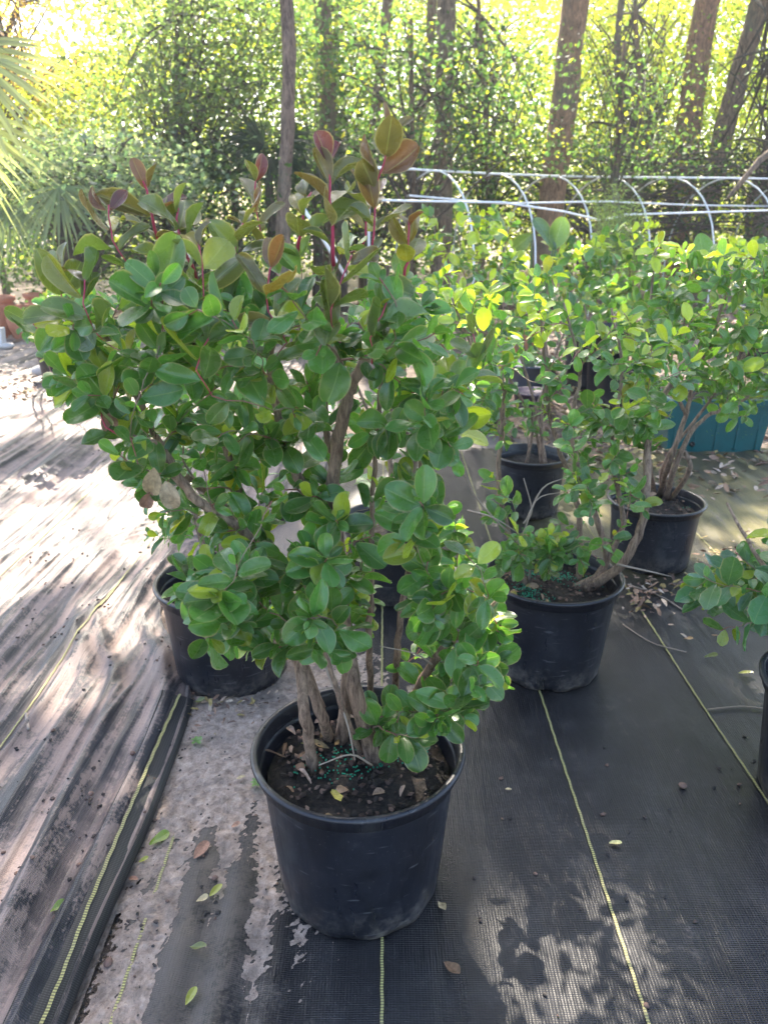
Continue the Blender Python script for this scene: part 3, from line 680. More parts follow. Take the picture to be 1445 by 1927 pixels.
shrub(r3, st, rand_tips(poly, (y3 - .45, y3 + .35), 190), .053, (3, 6), nrm_bias=(0, -.3, .95), redz=(1.35, 2.0), sunlit_z=1.2, nu=5, nv=4, green=(.095, .20, .045), asp=.7)

def quick(cx, cy, rimh, r, label, poly, yr, n, lsz, seed, nst=4, green=GREEN, name='potted_shrub', nodetail=True, redz=(1.3, 2.1), rb=None, nrm_bias=(0, -.3, .95)):
    c = tuple(G(cx, cy, rimh))[:2]; root = empty(name, (*c, 0), label, 'shrub')
    s_, q_, so_ = build_pot(root, c, r, rimh, rb or r * .8, seed)
    px_ = [p[0] for p in poly]; py_ = [p[1] for p in poly]; st = []
    for k in range(nst):
        x = min(px_) + (max(px_) - min(px_)) * (k + .7) / (nst + .4); ytop = min(py_) + (max(py_) - min(py_)) * random.uniform(.1, .3)
        b = Vector((c[0] + random.uniform(-.07, .07), c[1] + random.uniform(-.07, .07), s_ - .01)); tp = P(x, ytop, sum(yr) / 2 + random.uniform(-.1, .1))
        m1 = b.lerp(tp, .3); m1.x = b.x + (tp.x - b.x) * .18; m2 = b.lerp(tp, .65) + Vector((random.uniform(-.04, .04), 0, .02))
        st.append(([b, m1, m2, tp], random.uniform(.008, .013), .003, 0))
    shrub(root, st, rand_tips(poly, yr, n, zmin=s_ + .03), lsz, (3, 5), nrm_bias=nrm_bias, redz=redz, sunlit_z=1.1, nu=4, nv=2, green=green, asp=.7)
    return root
quick(425, 1087, .335, .21, 'potted shrub in the black pot on the sand at left, behind the front shrub', [(170, 620), (300, 560), (450, 560), (520, 700), (480, 1000), (400, 1060), (300, 1075), (215, 1010), (290, 900), (250, 780)], (2.0, 2.5), 52, .055, 4)
quick(742, 975, .30, .2, 'potted shrub hidden almost wholly behind the front shrub, its black rim showing at mid height', [(560, 560), (750, 500), (900, 560), (880, 760), (850, 900), (700, 930), (600, 850)], (2.5, 3.0), 50, .052, 5)
quick(1000, 853, .30, .175, 'potted shrub in the tall black pot seen between bare twigs, behind the second shrub', [(850, 560), (900, 500), (1000, 480), (1100, 520), (1130, 640), (1080, 790), (1010, 835), (880, 820), (830, 700)], (3.3, 3.9), 70, .052, 6)
quick(1612, 1290, .33, .205, 'potted shrub cut by the right edge, with leaves reaching over the flat cloth', [(1295, 1120), (1340, 1030), (1450, 1010), (1600, 900), (1750, 1000), (1700, 1250), (1445, 1300), (1370, 1290)], (1.7, 2.15), 66, .066, 7, nrm_bias=(0, -.6, .8), green=(.07, .18, .08))
quick(900, 720, .3, .19, 'taller shrub behind the row, its crown under the left end of the pipe frame', [(790, 400), (880, 380), (960, 400), (990, 520), (960, 680), (860, 690), (780, 560)], (4.5, 5.2), 70, .068, 8, green=(.095, .20, .055))
quick(1170, 690, .3, .19, 'shrub in the back row with upright tips below the middle hoops', [(1010, 500), (1090, 440), (1180, 430), (1230, 420), (1300, 520), (1280, 650), (1150, 670), (1050, 620)], (4.9, 5.6), 110, .068, 9, green=(.095, .20, .055))
quick(1480, 700, .3, .19, 'shrub in the back row at the right edge, beyond the teal planter', [(1330, 520), (1400, 430), (1520, 430), (1600, 560), (1560, 690), (1420, 680)], (4.9, 5.6), 80, .068, 10)
quick(105, 665, .26, .16, 'small leafy potted shrub at far left before the terracotta pots', [(50, 560), (110, 530), (200, 560), (230, 640), (150, 690), (50, 660)], (4.6, 5.2), 45, .07, 11, 3)
quick(1120, 615, .5, .26, 'distant shrub in a tall black tub behind the back row', [(1030, 440), (1140, 470), (1200, 540), (1140, 600), (1050, 590)], (6.6, 7.2), 45, .1, 12, 3)

# ------------------------------------------------------------------ planters, tubs, terracotta
def planter(px0, px1, pyb, h, label):
    a = G(px0, pyb); b = G(px1, pyb); cx = (a.x + b.x) / 2; wd = b.x - a.x; d = .3; cy = a.y + d / 2
    r = empty('planter_box', (cx, cy, 0), label, 'planter', 'teal planter boxes')
    m = MB(); m.box((cx, cy, h * .46), (wd, d, h * .92), 0, .9)
    for k in range(5): m.box((cx - wd * .40 + k * wd * .2, cy - d / 2 + .010, h * .45), (.014, .014, h * .8), 0, .95)
    body = m.build('body', M['teal'], r, False)
    m = MB()
    for s in (-1, 1):
        m.box((cx, cy + s * d * .5, h * .95), (wd + .05, .035, h * .1)); m.box((cx + s * wd * .5, cy, h * .952), (.035, d - .036, h * .1))
    m.build('rim', M['teal'], r, False)
    m = MB(); m.tube([(cx - wd * .22, cy - d * .49 + .015, h * .16), (cx - wd * .22, cy - d * .5 + .002, h * .16)], .016, (0, 0, 0), 12); m.build('drain_hole', M['soil'], r)
    m = MB(); m.box((cx, cy, h * .93), (wd * .93, d * .9, .03)); m.build('soil', M['soil'], r, False)
    L = []
    for k in range(150):      # feathery trailing fronds
        p = np.array((cx + random.uniform(-.1, .5) * wd, cy - d * .45 + random.uniform(-.03, .1), h + random.uniform(-.12, .12)))
        for q in range(16):
            o = rng.normal(size=3) * (.035, .02, .06); L.append(p + o)
    card_mesh('fern', M['far_leaf'], r, np.array(L), .022, leafcols(len(L), (.10, .16, .05)), .18)
planter(1246, 1440, 852, .33, 'teal plastic planter box with trailing fern, on leaf litter at right')
planter(800, 935, 800, .27, 'teal plastic planter box glimpsed between the two front shrubs')
def urn(px, py, r, h, label):
    g = G(px, py); m = MB()
    m.lathe([(r * .55, 0), (r * .6, .02), (r * .95, h * .45), (r, h * .65), (r * .86, h * .86), (r * .84, h * .88), (r * 1.0, h * .9), (r * 1.02, h), (r * .9, h), (r * .85, h * .85), (r * .3, h * .7)], g, 36)
    tag(m.build('terracotta_pot', M['terracotta']), label, 'flower pot', 'terracotta pots')
urn(6, 640, .21, .5, 'fat terracotta pot at the left edge beside a white box')
urn(52, 642, .19, .40, 'lower terracotta pot just right of the one at the left edge')
urn(78, 622, .15, .46, 'terracotta pot partly hidden by leaves at far left')
m = MB(); g = G(8, 650); m.box((g.x - .02, g.y - .25, .30), (.2, .16, .16), .2, .92); m.box((g.x - .02, g.y - .25, .388), (.23, .19, .02), .2)
m.box((g.x - .02, g.y - .25, .11), (.3, .2, .22), .2, .9)
tag(m.build('white_box', M['white'], None, False), 'small white plastic box before the left edge terracotta pot', 'box')
def tub(px, py, r, h, label, mat):
    g = G(px, py); m = MB()
    m.lathe([(r * .8, 0), (r * .97, h * .9), (r * 1.04, h * .91), (r * 1.05, h), (r * .98, h), (r * .93, h * .9), (.01, h * .88)], g, 40)
    tag(m.build('nursery_tub', mat), label, 'pot')
tub(1135, 745, .17, .56, 'tall empty black tub behind the second shrub', M['pot'])
tub(995, 725, .24, .2, 'wide grey tub among the stems at mid height', M['greybox'])
tub(1415, 700, .2, .6, 'tall dark tub beyond the shrub with fanning stems', M['pot'])
tub(1000, 770, .15, .14, 'low purple grey bowl under the back shrubs', simple('plum_plastic', (.09, .06, .09), .6))
urn(985, 672, .2, .3, 'low orange clay pot glimpsed high between stems of the second shrub')
for i, (px, py, s, lab) in enumerate([(15, 662, .1, 'round pinkish stone near the left edge'), (85, 712, .13, 'pale flat stone on the cloth at far left'), (105, 722, .07, 'little yellowish stone right of the pale flat stone')]):
    g = G(px, py); m = ico_blobs([(g.x, g.y, s * .3 + .03)], [s], .55, .15); o = m.build('stone', M['stone']); tag(o, lab, 'stone')
    o.modifiers.new('s', 'SUBSURF').levels = 2; o.modifiers['s'].render_levels = 2

# ------------------------------------------------------------------ hoop house frame
hh = empty('hoop_house_frame', (3, 10.5, 0), 'bare white pipe frame of a low tunnel greenhouse across the back right', 'greenhouse frame')
RH = 1.9
ridge = [G(x, y, RH) for x, y in ((742, 316), (815, 321), (930, 327), (1035, 331), (1140, 333), (1255, 334), (1370, 335), (1500, 337), (1640, 339))]
m = MB(); m.tube(ridge, .014, (1, 1, 1), 8); m.build('ridge_pipe', M['pipe'], hh)
ax = (ridge[-1] - ridge[0]).normalized(); pr = Vector((ax.y, -ax.x, 0)).normalized()
hoops = [(x, y) for x, y in ((815, 321), (930, 327), (1035, 331), (1140, 333), (1255, 334), (1370, 335), (1500, 337))]
near = []
for hx, hy_ in hoops:
    c0 = G(hx, hy_, RH + .01); pts = []; hw = 1.15
    for k in range(19):
        a = math.pi * k / 18; x = math.cos(a); z = math.sin(a) ** .8
        pts.append(Vector((c0.x, c0.y, .35)) + pr * hw * x + Vector((0, 0, (RH - .34) * z)) + ax * (.03 * math.sin(a * 2)))
    pts = [pts[0] - Vector((0, 0, .35))] + pts + [pts[-1] - Vector((0, 0, .35))]
    m = MB(); m.tube(pts, .0125, (1, 1, 1), 7); m.build('hoop', M['pipe'], hh); near.append((pts[5], pts[3], pts[-6]))
rails = [[P(695, 376, 9.0), P(765, 378, 9.2), P(945, 381, 9.3), P(1060, 398, 9.6), P(1128, 414, 9.9)],
         [P(1140, 413, 10.2), P(1175, 404, 10.3), P(1445, 396, 11.5), P(1640, 390, 12)],
         [P(770, 368, 10.4), P(945, 383, 10.8), P(1140, 379, 11.6), P(1300, 386, 12.6), P(1445, 388, 13.4), P(1640, 390, 14)]]
for r_ in rails: m = MB(); m.tube(r_, .0125, (1, 1, 1), 7); m.build('side_rail', M['pipe'], hh)
m = MB(); m.tube([P(695, 312, 9.1), P(694, 330, 9.1), G(694, 640, 0)], .016, (1, 1, 1), 7); m.build('end_post', M['pipe'], hh)
m = MB(); m.tube([P(695, 316, 9.1), P(742, 316, 9.5)], .015, (1, 1, 1), 7); m.build('end_rail', M['pipe'], hh)
m = MB(); m.tube([P(562, 378, 8), P(605, 445, 8), P(650, 520, 8.1)], .017, (1, 1, 1), 7); tag(m.build('leaning_pipe', M['pipe']), 'single white pipe leaning in the brush left of the tunnel frame', 'pipe')

# ------------------------------------------------------------------ trees
def litmask(x, y):
    """ground spots chosen to lie in sun; crown leaves are left out to shape this light"""
    for cx, cy, rx, ry, k in ((-1.7, 3.1, .95, 1.0, .8), (-.95, 2.35, .22, .5, .5), (-2.9, 5.6, 1.6, 1.2, .6), (1.75, 3.1, .55, .5, .85), (.24, 1.03, .11, .12, 1), (.47, 1.42, .1, .07, .8), (.97, 3.5, .25, .4, .8), (.46, 1.08, .34, .17, 1.2),
                              (.27, .50, .16, .26, 1.2), (1.4, 1.9, .45, .3, 1.2), (.15, 3.6, .5, .5, .6), (-.1, 1.9, .3, .2, .4), (1.2, 1.3, .25, .14, .55), (.5, 2.7, 1.1, .3, .5), (-.45, 5.0, 1.4, .7, .5), (2.5, 4.6, 1.3, .7, .6)):
        q = ((x - cx) / rx) ** 2 + ((y - cy) / ry) ** 2 + .9 * fbm(x, y, 2.2, 6)
        if q < 1 and fbm(x, y, 7, 3) < -.35 + k * 1.3: return True
    return False
sdn = np.array(sd)
def tree(name, label, pts, r0, r1, crown, col=(.11, .085, .065), n=2600, lsz=.15, ccol=(.07, .12, .03), limbs=5, group='forest trees', gaps=True, low=None):
    base = Vector(pts[0]); root = empty(name, (base.x, base.y, 0), label, 'tree', group)
    cx, cy, cz, cr, chh = crown
    p = [Vector(q) for q in pts] + [Vector((cx, cy, cz - chh * .3)), Vector((cx, cy, cz + chh * .5))]
    c = spline(p, 40); m = MB(); rad = np.interp(np.linspace(0, 1, 40), [0, .05, .5, 1], [r0 * 1.25, r0, (r0 + r1) / 2, r1])
    c[4:-1] += np.cumsum(rng.normal(size=(35, 3)) * (.012, .012, 0), axis=0) * .6; m.tube(c, rad, col, 14, .10); m.build('trunk', M['tree_bark'], root)
    L = []
    for k in range(limbs):
        a = 6.28 * k / limbs + random.uniform(-.4, .4); i = random.randint(26, 36); s = c[i]; l = cr * random.uniform(.6, 1)
        e = np.array((cx + l * math.cos(a), cy + l * math.sin(a), cz + random.uniform(-.5, .5) * chh)); mid = (s + e) / 2 + (0, 0, .3)
        cc = spline([s, mid, e], 9); m = MB(); m.tube(cc, np.linspace(r1 * .9, r1 * .2, 9), col, 6); m.build('limb', M['tree_bark'], root)
        L.append(cc)
    n = int(n * 1.8); ncl = int(n / 26); P_ = []
    for k in range(ncl):
        if random.random() < .5:
            q = random.choice(L); b = q[random.randint(3, 8)] + rng.normal(size=3) * .5
        else:
            v = unit(rng.normal(size=3)) * random.random() ** .4; b = np.array((cx, cy, cz)) + v * (cr, cr, chh)
        pp = b + rng.normal(size=(26, 3)) * (.32, .32, .2)
        for q in pp:
            if gaps:
                g = q - sdn * (q[2] / sdn[2])
                if -4 < g[0] < 4 and 0 < g[1] < 7 and litmask(g[0], g[1]): continue  # gap cut into the crown so that sun falls on a chosen spot
                g = q - sdn * ((q[2] - 1.1) / sdn[2])
            if q[2] < 1.5: continue
            u = q[2] - CAMH                              # keep the crown itself out of the lower trunk view only by height
            P_.append(q)
    P_ = np.array(P_)
    card_mesh('crown', M['far_leaf'], root, P_, rng.uniform(.7, 1.3, len(P_)) * lsz, leafcols(len(P_), ccol, .3, (.2, .2, .04), .1), .6, (0, 0, .6))
    return root
# (bottom pixel, top pixel at frame edge, depth)
def TT(x0, y0, x1, y1, Y): # two points on the trunk; foot on the ground below the first
    a = P(x0, y0, Y); b = P(x1, y1, Y); k = (0 - a.z) / (b.z - a.z); f = a + (b - a) * (k * .35); return [(f.x, f.y, -.1), a, b]
dk = (.19, .13, .085)
tree('forest_tree', 'stout brown trunk crossing the pipe frame, leaning right as it rises', TT(1028, 440, 1080, 0, 13), .235, .14, (2.7, 11.5, 10.5, 3.2, 2.4), (.40, .245, .15), 5200)
tree('forest_tree', 'dark straight trunk left of the middle with leaves over it', TT(828, 470, 830, 0, 12), .15, .09, (.9, 12.5, 11, 3.0, 2.4), (.24, .175, .12), 4600)
tree('forest_tree', 'pale greyish trunk left of centre, rising from dark palmettos', TT(532, 400, 534, 0, 10), .09, .06, (-1.3, 10.6, 9.3, 2.8, 2.0), (.33, .24, .19), 4600)
tree('forest_tree', 'dark trunk right of the pale greyish one, ending in palmettos', TT(615, 300, 610, 0, 12.5), .145, .09, (-1, 13.4, 11.5, 3.0, 2.4), dk, 4200)
tree('pine_tree', 'reddish scaly pine trunk at upper right', TT(1288, 300, 1330, 0, 15.5), .25, .18, (5.0, 12.6, 11.5, 3.2, 2.5), (.44, .24, .15), 4600, .16)
tree('forest_tree', 'mossy trunk slanting up to the top right corner', TT(1345, 330, 1440, -20, 15), .19, .14, (6.1, 11.4, 10.5, 3.0, 2.2), (.30, .21, .14), 4600)
tree('forest_tree', 'slim dark trunk leaning right, just left of the middle', TT(690, 370, 722, 60, 13), .085, .06, (.6, 13.8, 11, 2.4, 2), dk, 2000)
tree('forest_tree', 'slim dark trunk just left of the dark straight one', TT(785, 270, 808, 0, 14), .08, .06, (1.1, 14.6, 11, 2.2, 1.8), dk, 1800)
tree('forest_tree', 'thin grey trunk between the stout brown one and the pine', TT(1166, 270, 1166, 0, 15), .06, .05, (4.6, 15.4, 10, 2.2, 1.8), (.15, .12, .09), 1600)
tree('forest_tree', 'slender trunk behind the stout brown one, in bright leaves', TT(1215, 300, 1250, 30, 18), .08, .06, (6.5, 18.4, 10, 2.2, 1.8), (.2, .15, .1), 1200)
tree('forest_tree', 'broad pale trunk at the right edge beside the last hoop', TT(1425, 470, 1462, 280, 14.5), .24, .18, (6.2, 9.6, 8.5, 2.8, 2), (.3, .22, .18), 4600)
tree('forest_tree', 'thin trunk in the leafy mass at upper left', TT(345, 330, 330, 60, 12.5), .05, .04, (-3.6, 13, 9.5, 3.2, 2), (.12, .1, .08), 4600)
tree('forest_tree', 'tree beyond the left edge whose crown shades the left cloth', [(-6.2, 9.5, -.1), (-6.1, 9.5, 3)], .2, .12, (-4.6, 9.6, 9.2, 3.4, 2.2), dk, 5200)
m = MB(); m.tube([P(1500, 250, 9.6), P(1430, 300, 9.5), P(1370, 372, 9.4)], [.05, .04, .02], (.34, .26, .2), 7, .1); tag(m.build('fallen_branch', M['tree_bark']), 'pale bare branch slanting across the right edge near the hoops', 'branch')

# understory trees whose foliage fills the view
def under(label, poly, yr, n, lsz, col, alt, pa, stem_px, Yt, name='understory_tree', cat='tree', dens=24, spread=(.44, .3, .12), droop=.35):
    cols = []
    xs_ = [p[0] for p in poly]; ys_ = [p[1] for p in poly]
    f = P(*stem_px, Yt); root = empty(name, (f.x, Yt, 0), label, cat)
    top = P(sum(xs_) / len(xs_), min(ys_) + 20, Yt)
    m = MB(); cc = spline([(f.x, Yt, -.1), (f.x + .1, Yt, top.z * .4), tuple(top)], 14); m.tube(cc, np.linspace(.07, .03, 14), dk, 8, .1); m.build('trunk', M['tree_bark'], root)
    Q = []
    while len(Q) < n // dens:
        x = random.uniform(min(xs_), max(xs_)); y = random.uniform(min(ys_), max(ys_))
        if inpoly(x, y, poly): Q.append(P(x, y, random.uniform(*yr)))
    m = MB()
    for q in Q[::7]:
        s = cc[random.randint(4, 12)]; q = np.array(q); mid = (s + q) / 2 + (0, 0, .15) + rng.normal(size=3) * .1
        m.tube(spline([s, mid, q], 7), np.linspace(.022, .006, 7), (.09, .07, .055), 4)
    if m.n: m.build('limbs', M['tree_bark'], root)
    Pp = np.vstack([np.array(q) + rng.normal(size=(dens, 3)) * spread for q in Q[::4] + Q[1::4] + Q[2::4]])
    Pp0 = Pp; ok = Pp[:, 2] > .05; Pp = Pp[ok]
    nq = len(Pp0) // dens; kc = np.repeat(rng.uniform(.55, 1.5, (nq, 1)), dens, 0); ka = np.repeat(rng.random(nq) < pa, dens)
    cc_ = leafcols(len(Pp0), col, .25) * kc; cc_[ka] = leafcols(int(ka.sum()), alt, .3)
    card_mesh('crown', M['far_leaf'], root, Pp, rng.uniform(.45, 1.4, len(Pp)) * lsz, cc_[ok], .62, (0, -.2, .6), droop)
    return root
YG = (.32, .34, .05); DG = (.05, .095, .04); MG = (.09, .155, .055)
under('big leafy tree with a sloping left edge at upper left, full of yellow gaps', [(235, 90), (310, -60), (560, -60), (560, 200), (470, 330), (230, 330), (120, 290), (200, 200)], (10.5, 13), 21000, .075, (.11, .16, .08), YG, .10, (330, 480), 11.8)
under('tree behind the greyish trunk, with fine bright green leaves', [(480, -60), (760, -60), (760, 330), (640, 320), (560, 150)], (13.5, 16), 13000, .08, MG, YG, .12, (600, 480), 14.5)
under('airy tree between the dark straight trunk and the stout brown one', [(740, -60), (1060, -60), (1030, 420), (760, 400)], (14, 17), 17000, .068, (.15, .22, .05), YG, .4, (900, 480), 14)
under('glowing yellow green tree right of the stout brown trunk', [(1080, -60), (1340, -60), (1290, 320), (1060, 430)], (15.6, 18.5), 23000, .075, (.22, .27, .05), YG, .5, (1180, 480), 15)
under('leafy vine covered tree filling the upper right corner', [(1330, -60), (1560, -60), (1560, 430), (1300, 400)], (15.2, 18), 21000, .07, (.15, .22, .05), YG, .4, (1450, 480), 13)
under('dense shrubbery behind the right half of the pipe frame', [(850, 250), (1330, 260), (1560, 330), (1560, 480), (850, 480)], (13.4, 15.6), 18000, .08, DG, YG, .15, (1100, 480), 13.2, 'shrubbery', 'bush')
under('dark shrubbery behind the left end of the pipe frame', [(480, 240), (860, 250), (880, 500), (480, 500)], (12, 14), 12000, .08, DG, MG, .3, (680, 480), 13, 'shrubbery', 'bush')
under('silvery green glossy bush left of centre above the palmetto', [(30, 300), (110, 255), (260, 270), (330, 310), (300, 400), (40, 420)], (9.0, 10), 9000, .07, (.17, .23, .17), (.3, .34, .3), .25, (150, 500), 9.6, 'glossy_bush', 'bush', droop=0)
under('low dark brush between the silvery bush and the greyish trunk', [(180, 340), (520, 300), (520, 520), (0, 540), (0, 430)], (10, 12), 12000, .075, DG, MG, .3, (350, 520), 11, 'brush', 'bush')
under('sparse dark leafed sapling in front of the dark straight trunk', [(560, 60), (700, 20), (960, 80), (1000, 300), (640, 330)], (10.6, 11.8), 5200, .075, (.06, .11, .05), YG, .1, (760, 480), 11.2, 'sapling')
under('sparse sapling with dark hanging sprays between the stout trunk and the pine', [(1080, 60), (1260, 120), (1270, 330), (1090, 330)], (11.4, 12.6), 2600, .07, (.07, .12, .05), YG, .2, (1130, 480), 12, 'sapling')
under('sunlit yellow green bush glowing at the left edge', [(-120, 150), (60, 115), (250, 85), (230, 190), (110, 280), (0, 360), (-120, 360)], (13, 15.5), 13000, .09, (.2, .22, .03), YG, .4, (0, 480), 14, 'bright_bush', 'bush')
under('thin orange brown cypress with sparse needles at the top left', [(-120, -80), (200, -80), (180, 10), (70, 20), (40, 60), (110, 110), (90, 160), (-120, 190)], (11, 13), 8500, .055, (.40, .24, .12), (.45, .34, .1), .4, (-60, 480), 12, 'cypress_tree', 'tree')
# straw coloured grass and the far wood
def woods(n, xr, yr, zr_, lsz, col, alt, pa, thin):
    x = rng.uniform(*xr, n // 30); y = rng.uniform(*yr, n // 30); z = zr_[0] + (zr_[1] - zr_[0]) * rng.random(n // 30) ** .9
    c = np.stack([x, y, z], 1)
    keep = np.array([not (p[0] < -7.9 and p[0] > -10.6 and p[2] > 4.9) for p in c]); c = c[keep]
    Pp = (c[:, None] + rng.normal(size=(len(c), 30, 3)) * (.55, .5, .45)).reshape(-1, 3); Pp = Pp[Pp[:, 2] > 0]
    return Pp, leafcols(len(Pp), col, .3, alt, pa)
Pp, cc = woods(100000, (-15, 17), (19, 26), (0, 7.6), .16, (.26, .32, .06), YG, .4, .3)
tag(card_mesh('distant_woods', M['far_leaf'], None, Pp, rng.uniform(.6, 1.3, len(Pp)) * .165, cc, .65, (0, 0, .5)), 'far sunlit wood that closes the view as one leafy mass', 'woods', None, 'stuff')

# ------------------------------------------------------------------ palmettos
def fan(root, hub, axis, nrm, length, nseg, spread, col, droop=.35, width=.03, petiole=None):
    m = MB(); a = unit(np.array(axis, dtype=float)); nn = np.array(nrm, dtype=float); nn = unit(nn - a * np.dot(nn, a)); s = np.cross(a, nn)
    hub = np.array(list(hub))
    if petiole is not None: m.tube(spline([petiole, (np.array(list(petiole)) + hub) / 2 + (0, 0, .1), hub], 8), np.linspace(.014, .008, 8), (.10, .12, .04), 5)
    for k in range(nseg):
        an = (k / (nseg - 1) - .5) * spread + random.uniform(-.03, .03); d = a * math.cos(an) + s * math.sin(an); l = length * random.uniform(.82, 1.05) * (.75 + .25 * math.cos(an)); sd_ = np.cross(d, nn)
        V = []; n = 7
        for i in range(n + 1):
            t_ = i / n; wv = width * math.sin(min(1, t_ * 1.15 + .12) * math.pi) ** .7 if t_ < 1 else .001
            p = hub + d * l * t_ + np.array((0, 0, -1)) * droop * l * t_ ** 2.2 + nn * .02 * math.sin(k * 2.6)
            V += [p - sd_ * max(wv, .002) * .5, p + nn * wv * .22, p + sd_ * max(wv, .002) * .5]
        F4 = [(3 * i + j, 3 * i + j + 1, 3 * i + j + 4, 3 * i + j + 3) for i in range(n) for j in range(2)]
        m.add(V, F4, None, np.array(col) * random.uniform(.7, 1.3))
    return m.build('frond', M['palm'], root)
def palmetto(label, px, py, Y, fr, trunk_r=.08, name='palmetto'):
    b = P(px, py, Y); root = empty(name, (b.x, Y, 0), label, 'palm')
    m = MB(); m.tube([(b.x, Y, -.05), (b.x + .03, Y, b.z * .5), (b.x, Y, b.z)], [trunk_r * 1.2, trunk_r, trunk_r * .8], (.09, .07, .05), 9, .12); m.build('trunk', M['tree_bark'], root)
    for hx, hy_, hY, ax_, nr_, l, sp_, col, dr, ns in fr:
        fan(root, P(hx, hy_, hY), ax_, nr_, l, ns, sp_, col, dr, .032 * l + .006, b)
PG = (.10, .15, .06)
palmetto('palmetto with a drooping fan of pale straps at the left, below the silvery bush', 110, 400, 9.2,
         [(112, 352, 8.8, (.1, -.4, -.6), (0, -1, .5), .95, 3.0, (.22, .27, .15), .25, 26), (20, 385, 8.9, (-.2, -.4, -.8), (0, -1, .4), .8, 2.4, (.18, .23, .14), .3, 22),
          (60, 330, 9.2, (-.6, -.2, .3), (0, -.7, .8), .7, 2.6, PG, .4, 20), (160, 340, 9.3, (.7, -.2, .2), (.1, -.7, .8), .7, 2.6, (.06, .10, .05), .4, 20)])
palmetto('tall palm reaching in at the upper left edge with a sunlit fan', -190, 210, 6.2,
         [(-85, 90, 5.9, (.8, -.2, -.45), (.1, -1, .35), 1.0, 1.6, (.34, .36, .25), .25, 20), (-110, 190, 6.0, (.7, 0, -.75), (.2, -1, .3), 1.0, 1.2, (.34, .36, .24), .12, 16), (-120, 60, 6.2, (.6, -.3, .4), (0, -1, .5), .9, 2.2, (.1, .14, .06), .3, 20)], .09, 'palm_tree')
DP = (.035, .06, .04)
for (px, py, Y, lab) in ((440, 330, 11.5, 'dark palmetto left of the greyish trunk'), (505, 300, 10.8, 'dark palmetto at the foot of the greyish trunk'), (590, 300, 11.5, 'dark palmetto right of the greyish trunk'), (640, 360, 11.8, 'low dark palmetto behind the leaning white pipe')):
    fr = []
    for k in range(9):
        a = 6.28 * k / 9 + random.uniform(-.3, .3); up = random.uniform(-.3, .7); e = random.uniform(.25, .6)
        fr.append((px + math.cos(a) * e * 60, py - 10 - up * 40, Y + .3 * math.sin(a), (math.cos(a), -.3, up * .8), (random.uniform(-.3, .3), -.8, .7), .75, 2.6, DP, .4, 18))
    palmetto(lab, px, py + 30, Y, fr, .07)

# banana leaves, pale feathery fern
def broad(label, Y, leaves_):
    x = np.mean([l[0] for l in leaves_]); b = P(x, 560, Y); root = empty('broadleaf_plant', (b.x, Y, 0), label, 'plant')
    for (x0, y0, x1, y1, wpx, col) in leaves_:
        p0 = np.array(P(x0, y0, Y)); p1 = np.array(P(x1, y1, Y)); k = np.linalg.norm(p1 - p0); wd = wpx / F * Y
        m = MB(); m.tube(spline([(b.x, Y, 0), ((b.x + p0[0]) / 2, Y + .05, p0[2] * .6), p0], 8), np.linspace(.02, .008, 8), (.1, .14, .05), 6); m.build('stalk', M['twig'], root)
        leaf_mesh('leaf', M['leaf'], root, [(p0, p1 - p0, np.array((.25, -1, .3)), k, wd, .25, .12, np.array(col))], 12, 6)
broad('broad leaved plant below the left hoops with two blunt pale green leaves', 6.4, [(945, 462, 928, 402, 34, (.14, .2, .11)), (1045, 470, 1008, 408, 28, (.10, .17, .10)), (1040, 468, 1062, 408, 40, (.15, .24, .06)), (1000, 440, 965, 470, 30, (.12, .18, .05))])
broad('broad bright green leaf standing up in front of the right hoops', 5.2, [(1325, 510, 1320, 438, 42, (.12, .24, .03)), (1330, 520, 1352, 470, 30, (.14, .2, .05))])
rf = empty('feathery_shrub', tuple(G(1160, 600)), 'pale feathery shrub in front of the fourth hoop', 'shrub')
m = MB(); Q = []
for k in range(26):
    a = P(1165 + random.uniform(-12, 12), 590, 7.2); e = P(1155 + random.gauss(0, 30), random.uniform(340, 500), 7.2 + random.uniform(-.3, .3)); s = spline([a, a.lerp(e, .6) + Vector((0, 0, .1)), e], 9)
    m.tube(s, np.linspace(.006, .002, 9), (.2, .22, .12), 4)
    for q in s[3:]: Q += [q + rng.normal(size=3) * .05 for _ in range(26)]
m.build('stems', M['twig'], rf); card_mesh('foliage', M['far_leaf'], rf, np.array(Q), .04, leafcols(len(Q), (.2, .26, .13)), .16)

# ------------------------------------------------------------------ litter, fallen leaves, debris
def litter(name, label, fpos, n, sz, hfn):
    L = []
    for k in range(n):
        x, y = fpos(); an = random.uniform(0, 6.28); dd = np.array((math.cos(an), math.sin(an), random.uniform(-.2, .5)))
        col = random.choice([(.28, .17, .11), (.20, .11, .07), (.36, .25, .18), (.12, .07, .05), (.42, .32, .24), (.3, .22, .08)]); l = sz * random.uniform(.5, 1.3)
        L.append((np.array((x, y, hfn(x, y) + random.uniform(.004, .02))), dd, np.array((0, 0, 1)) + rng.normal(size=3) * .5, l, l * .45, random.uniform(0, .8), random.uniform(-.3, .5), np.array(col)))
    return tag(leaf_mesh(name, M['dryleaf'], None, L, 3, 2), label, 'leaf litter', None, 'stuff')
def f1():
    while True:
        x = random.uniform(.8, 5.5); y = random.uniform(3.7, 8.5)
        if y > 3.9 + .25 * math.sin(x * 3) + random.gauss(0, .12): return x, y
litter('leaf_litter', 'brown dry leaves covering the ground behind the right pots', f1, 5200, .06, lambda x, y: .0)
litter('leaf_litter', 'brown leaves and bark crumbs blown across the far left cloth', lambda: (random.uniform(-4.2, -.7), 6.4 + random.gauss(0, .35)), 1300, .05, lambda x, y: .03)
litter('leaf_litter', 'thick straw coloured litter at the foot of the trees', lambda: (random.uniform(-9, 9), random.uniform(8.8, 13)), 5000, .14, lambda x, y: .0)
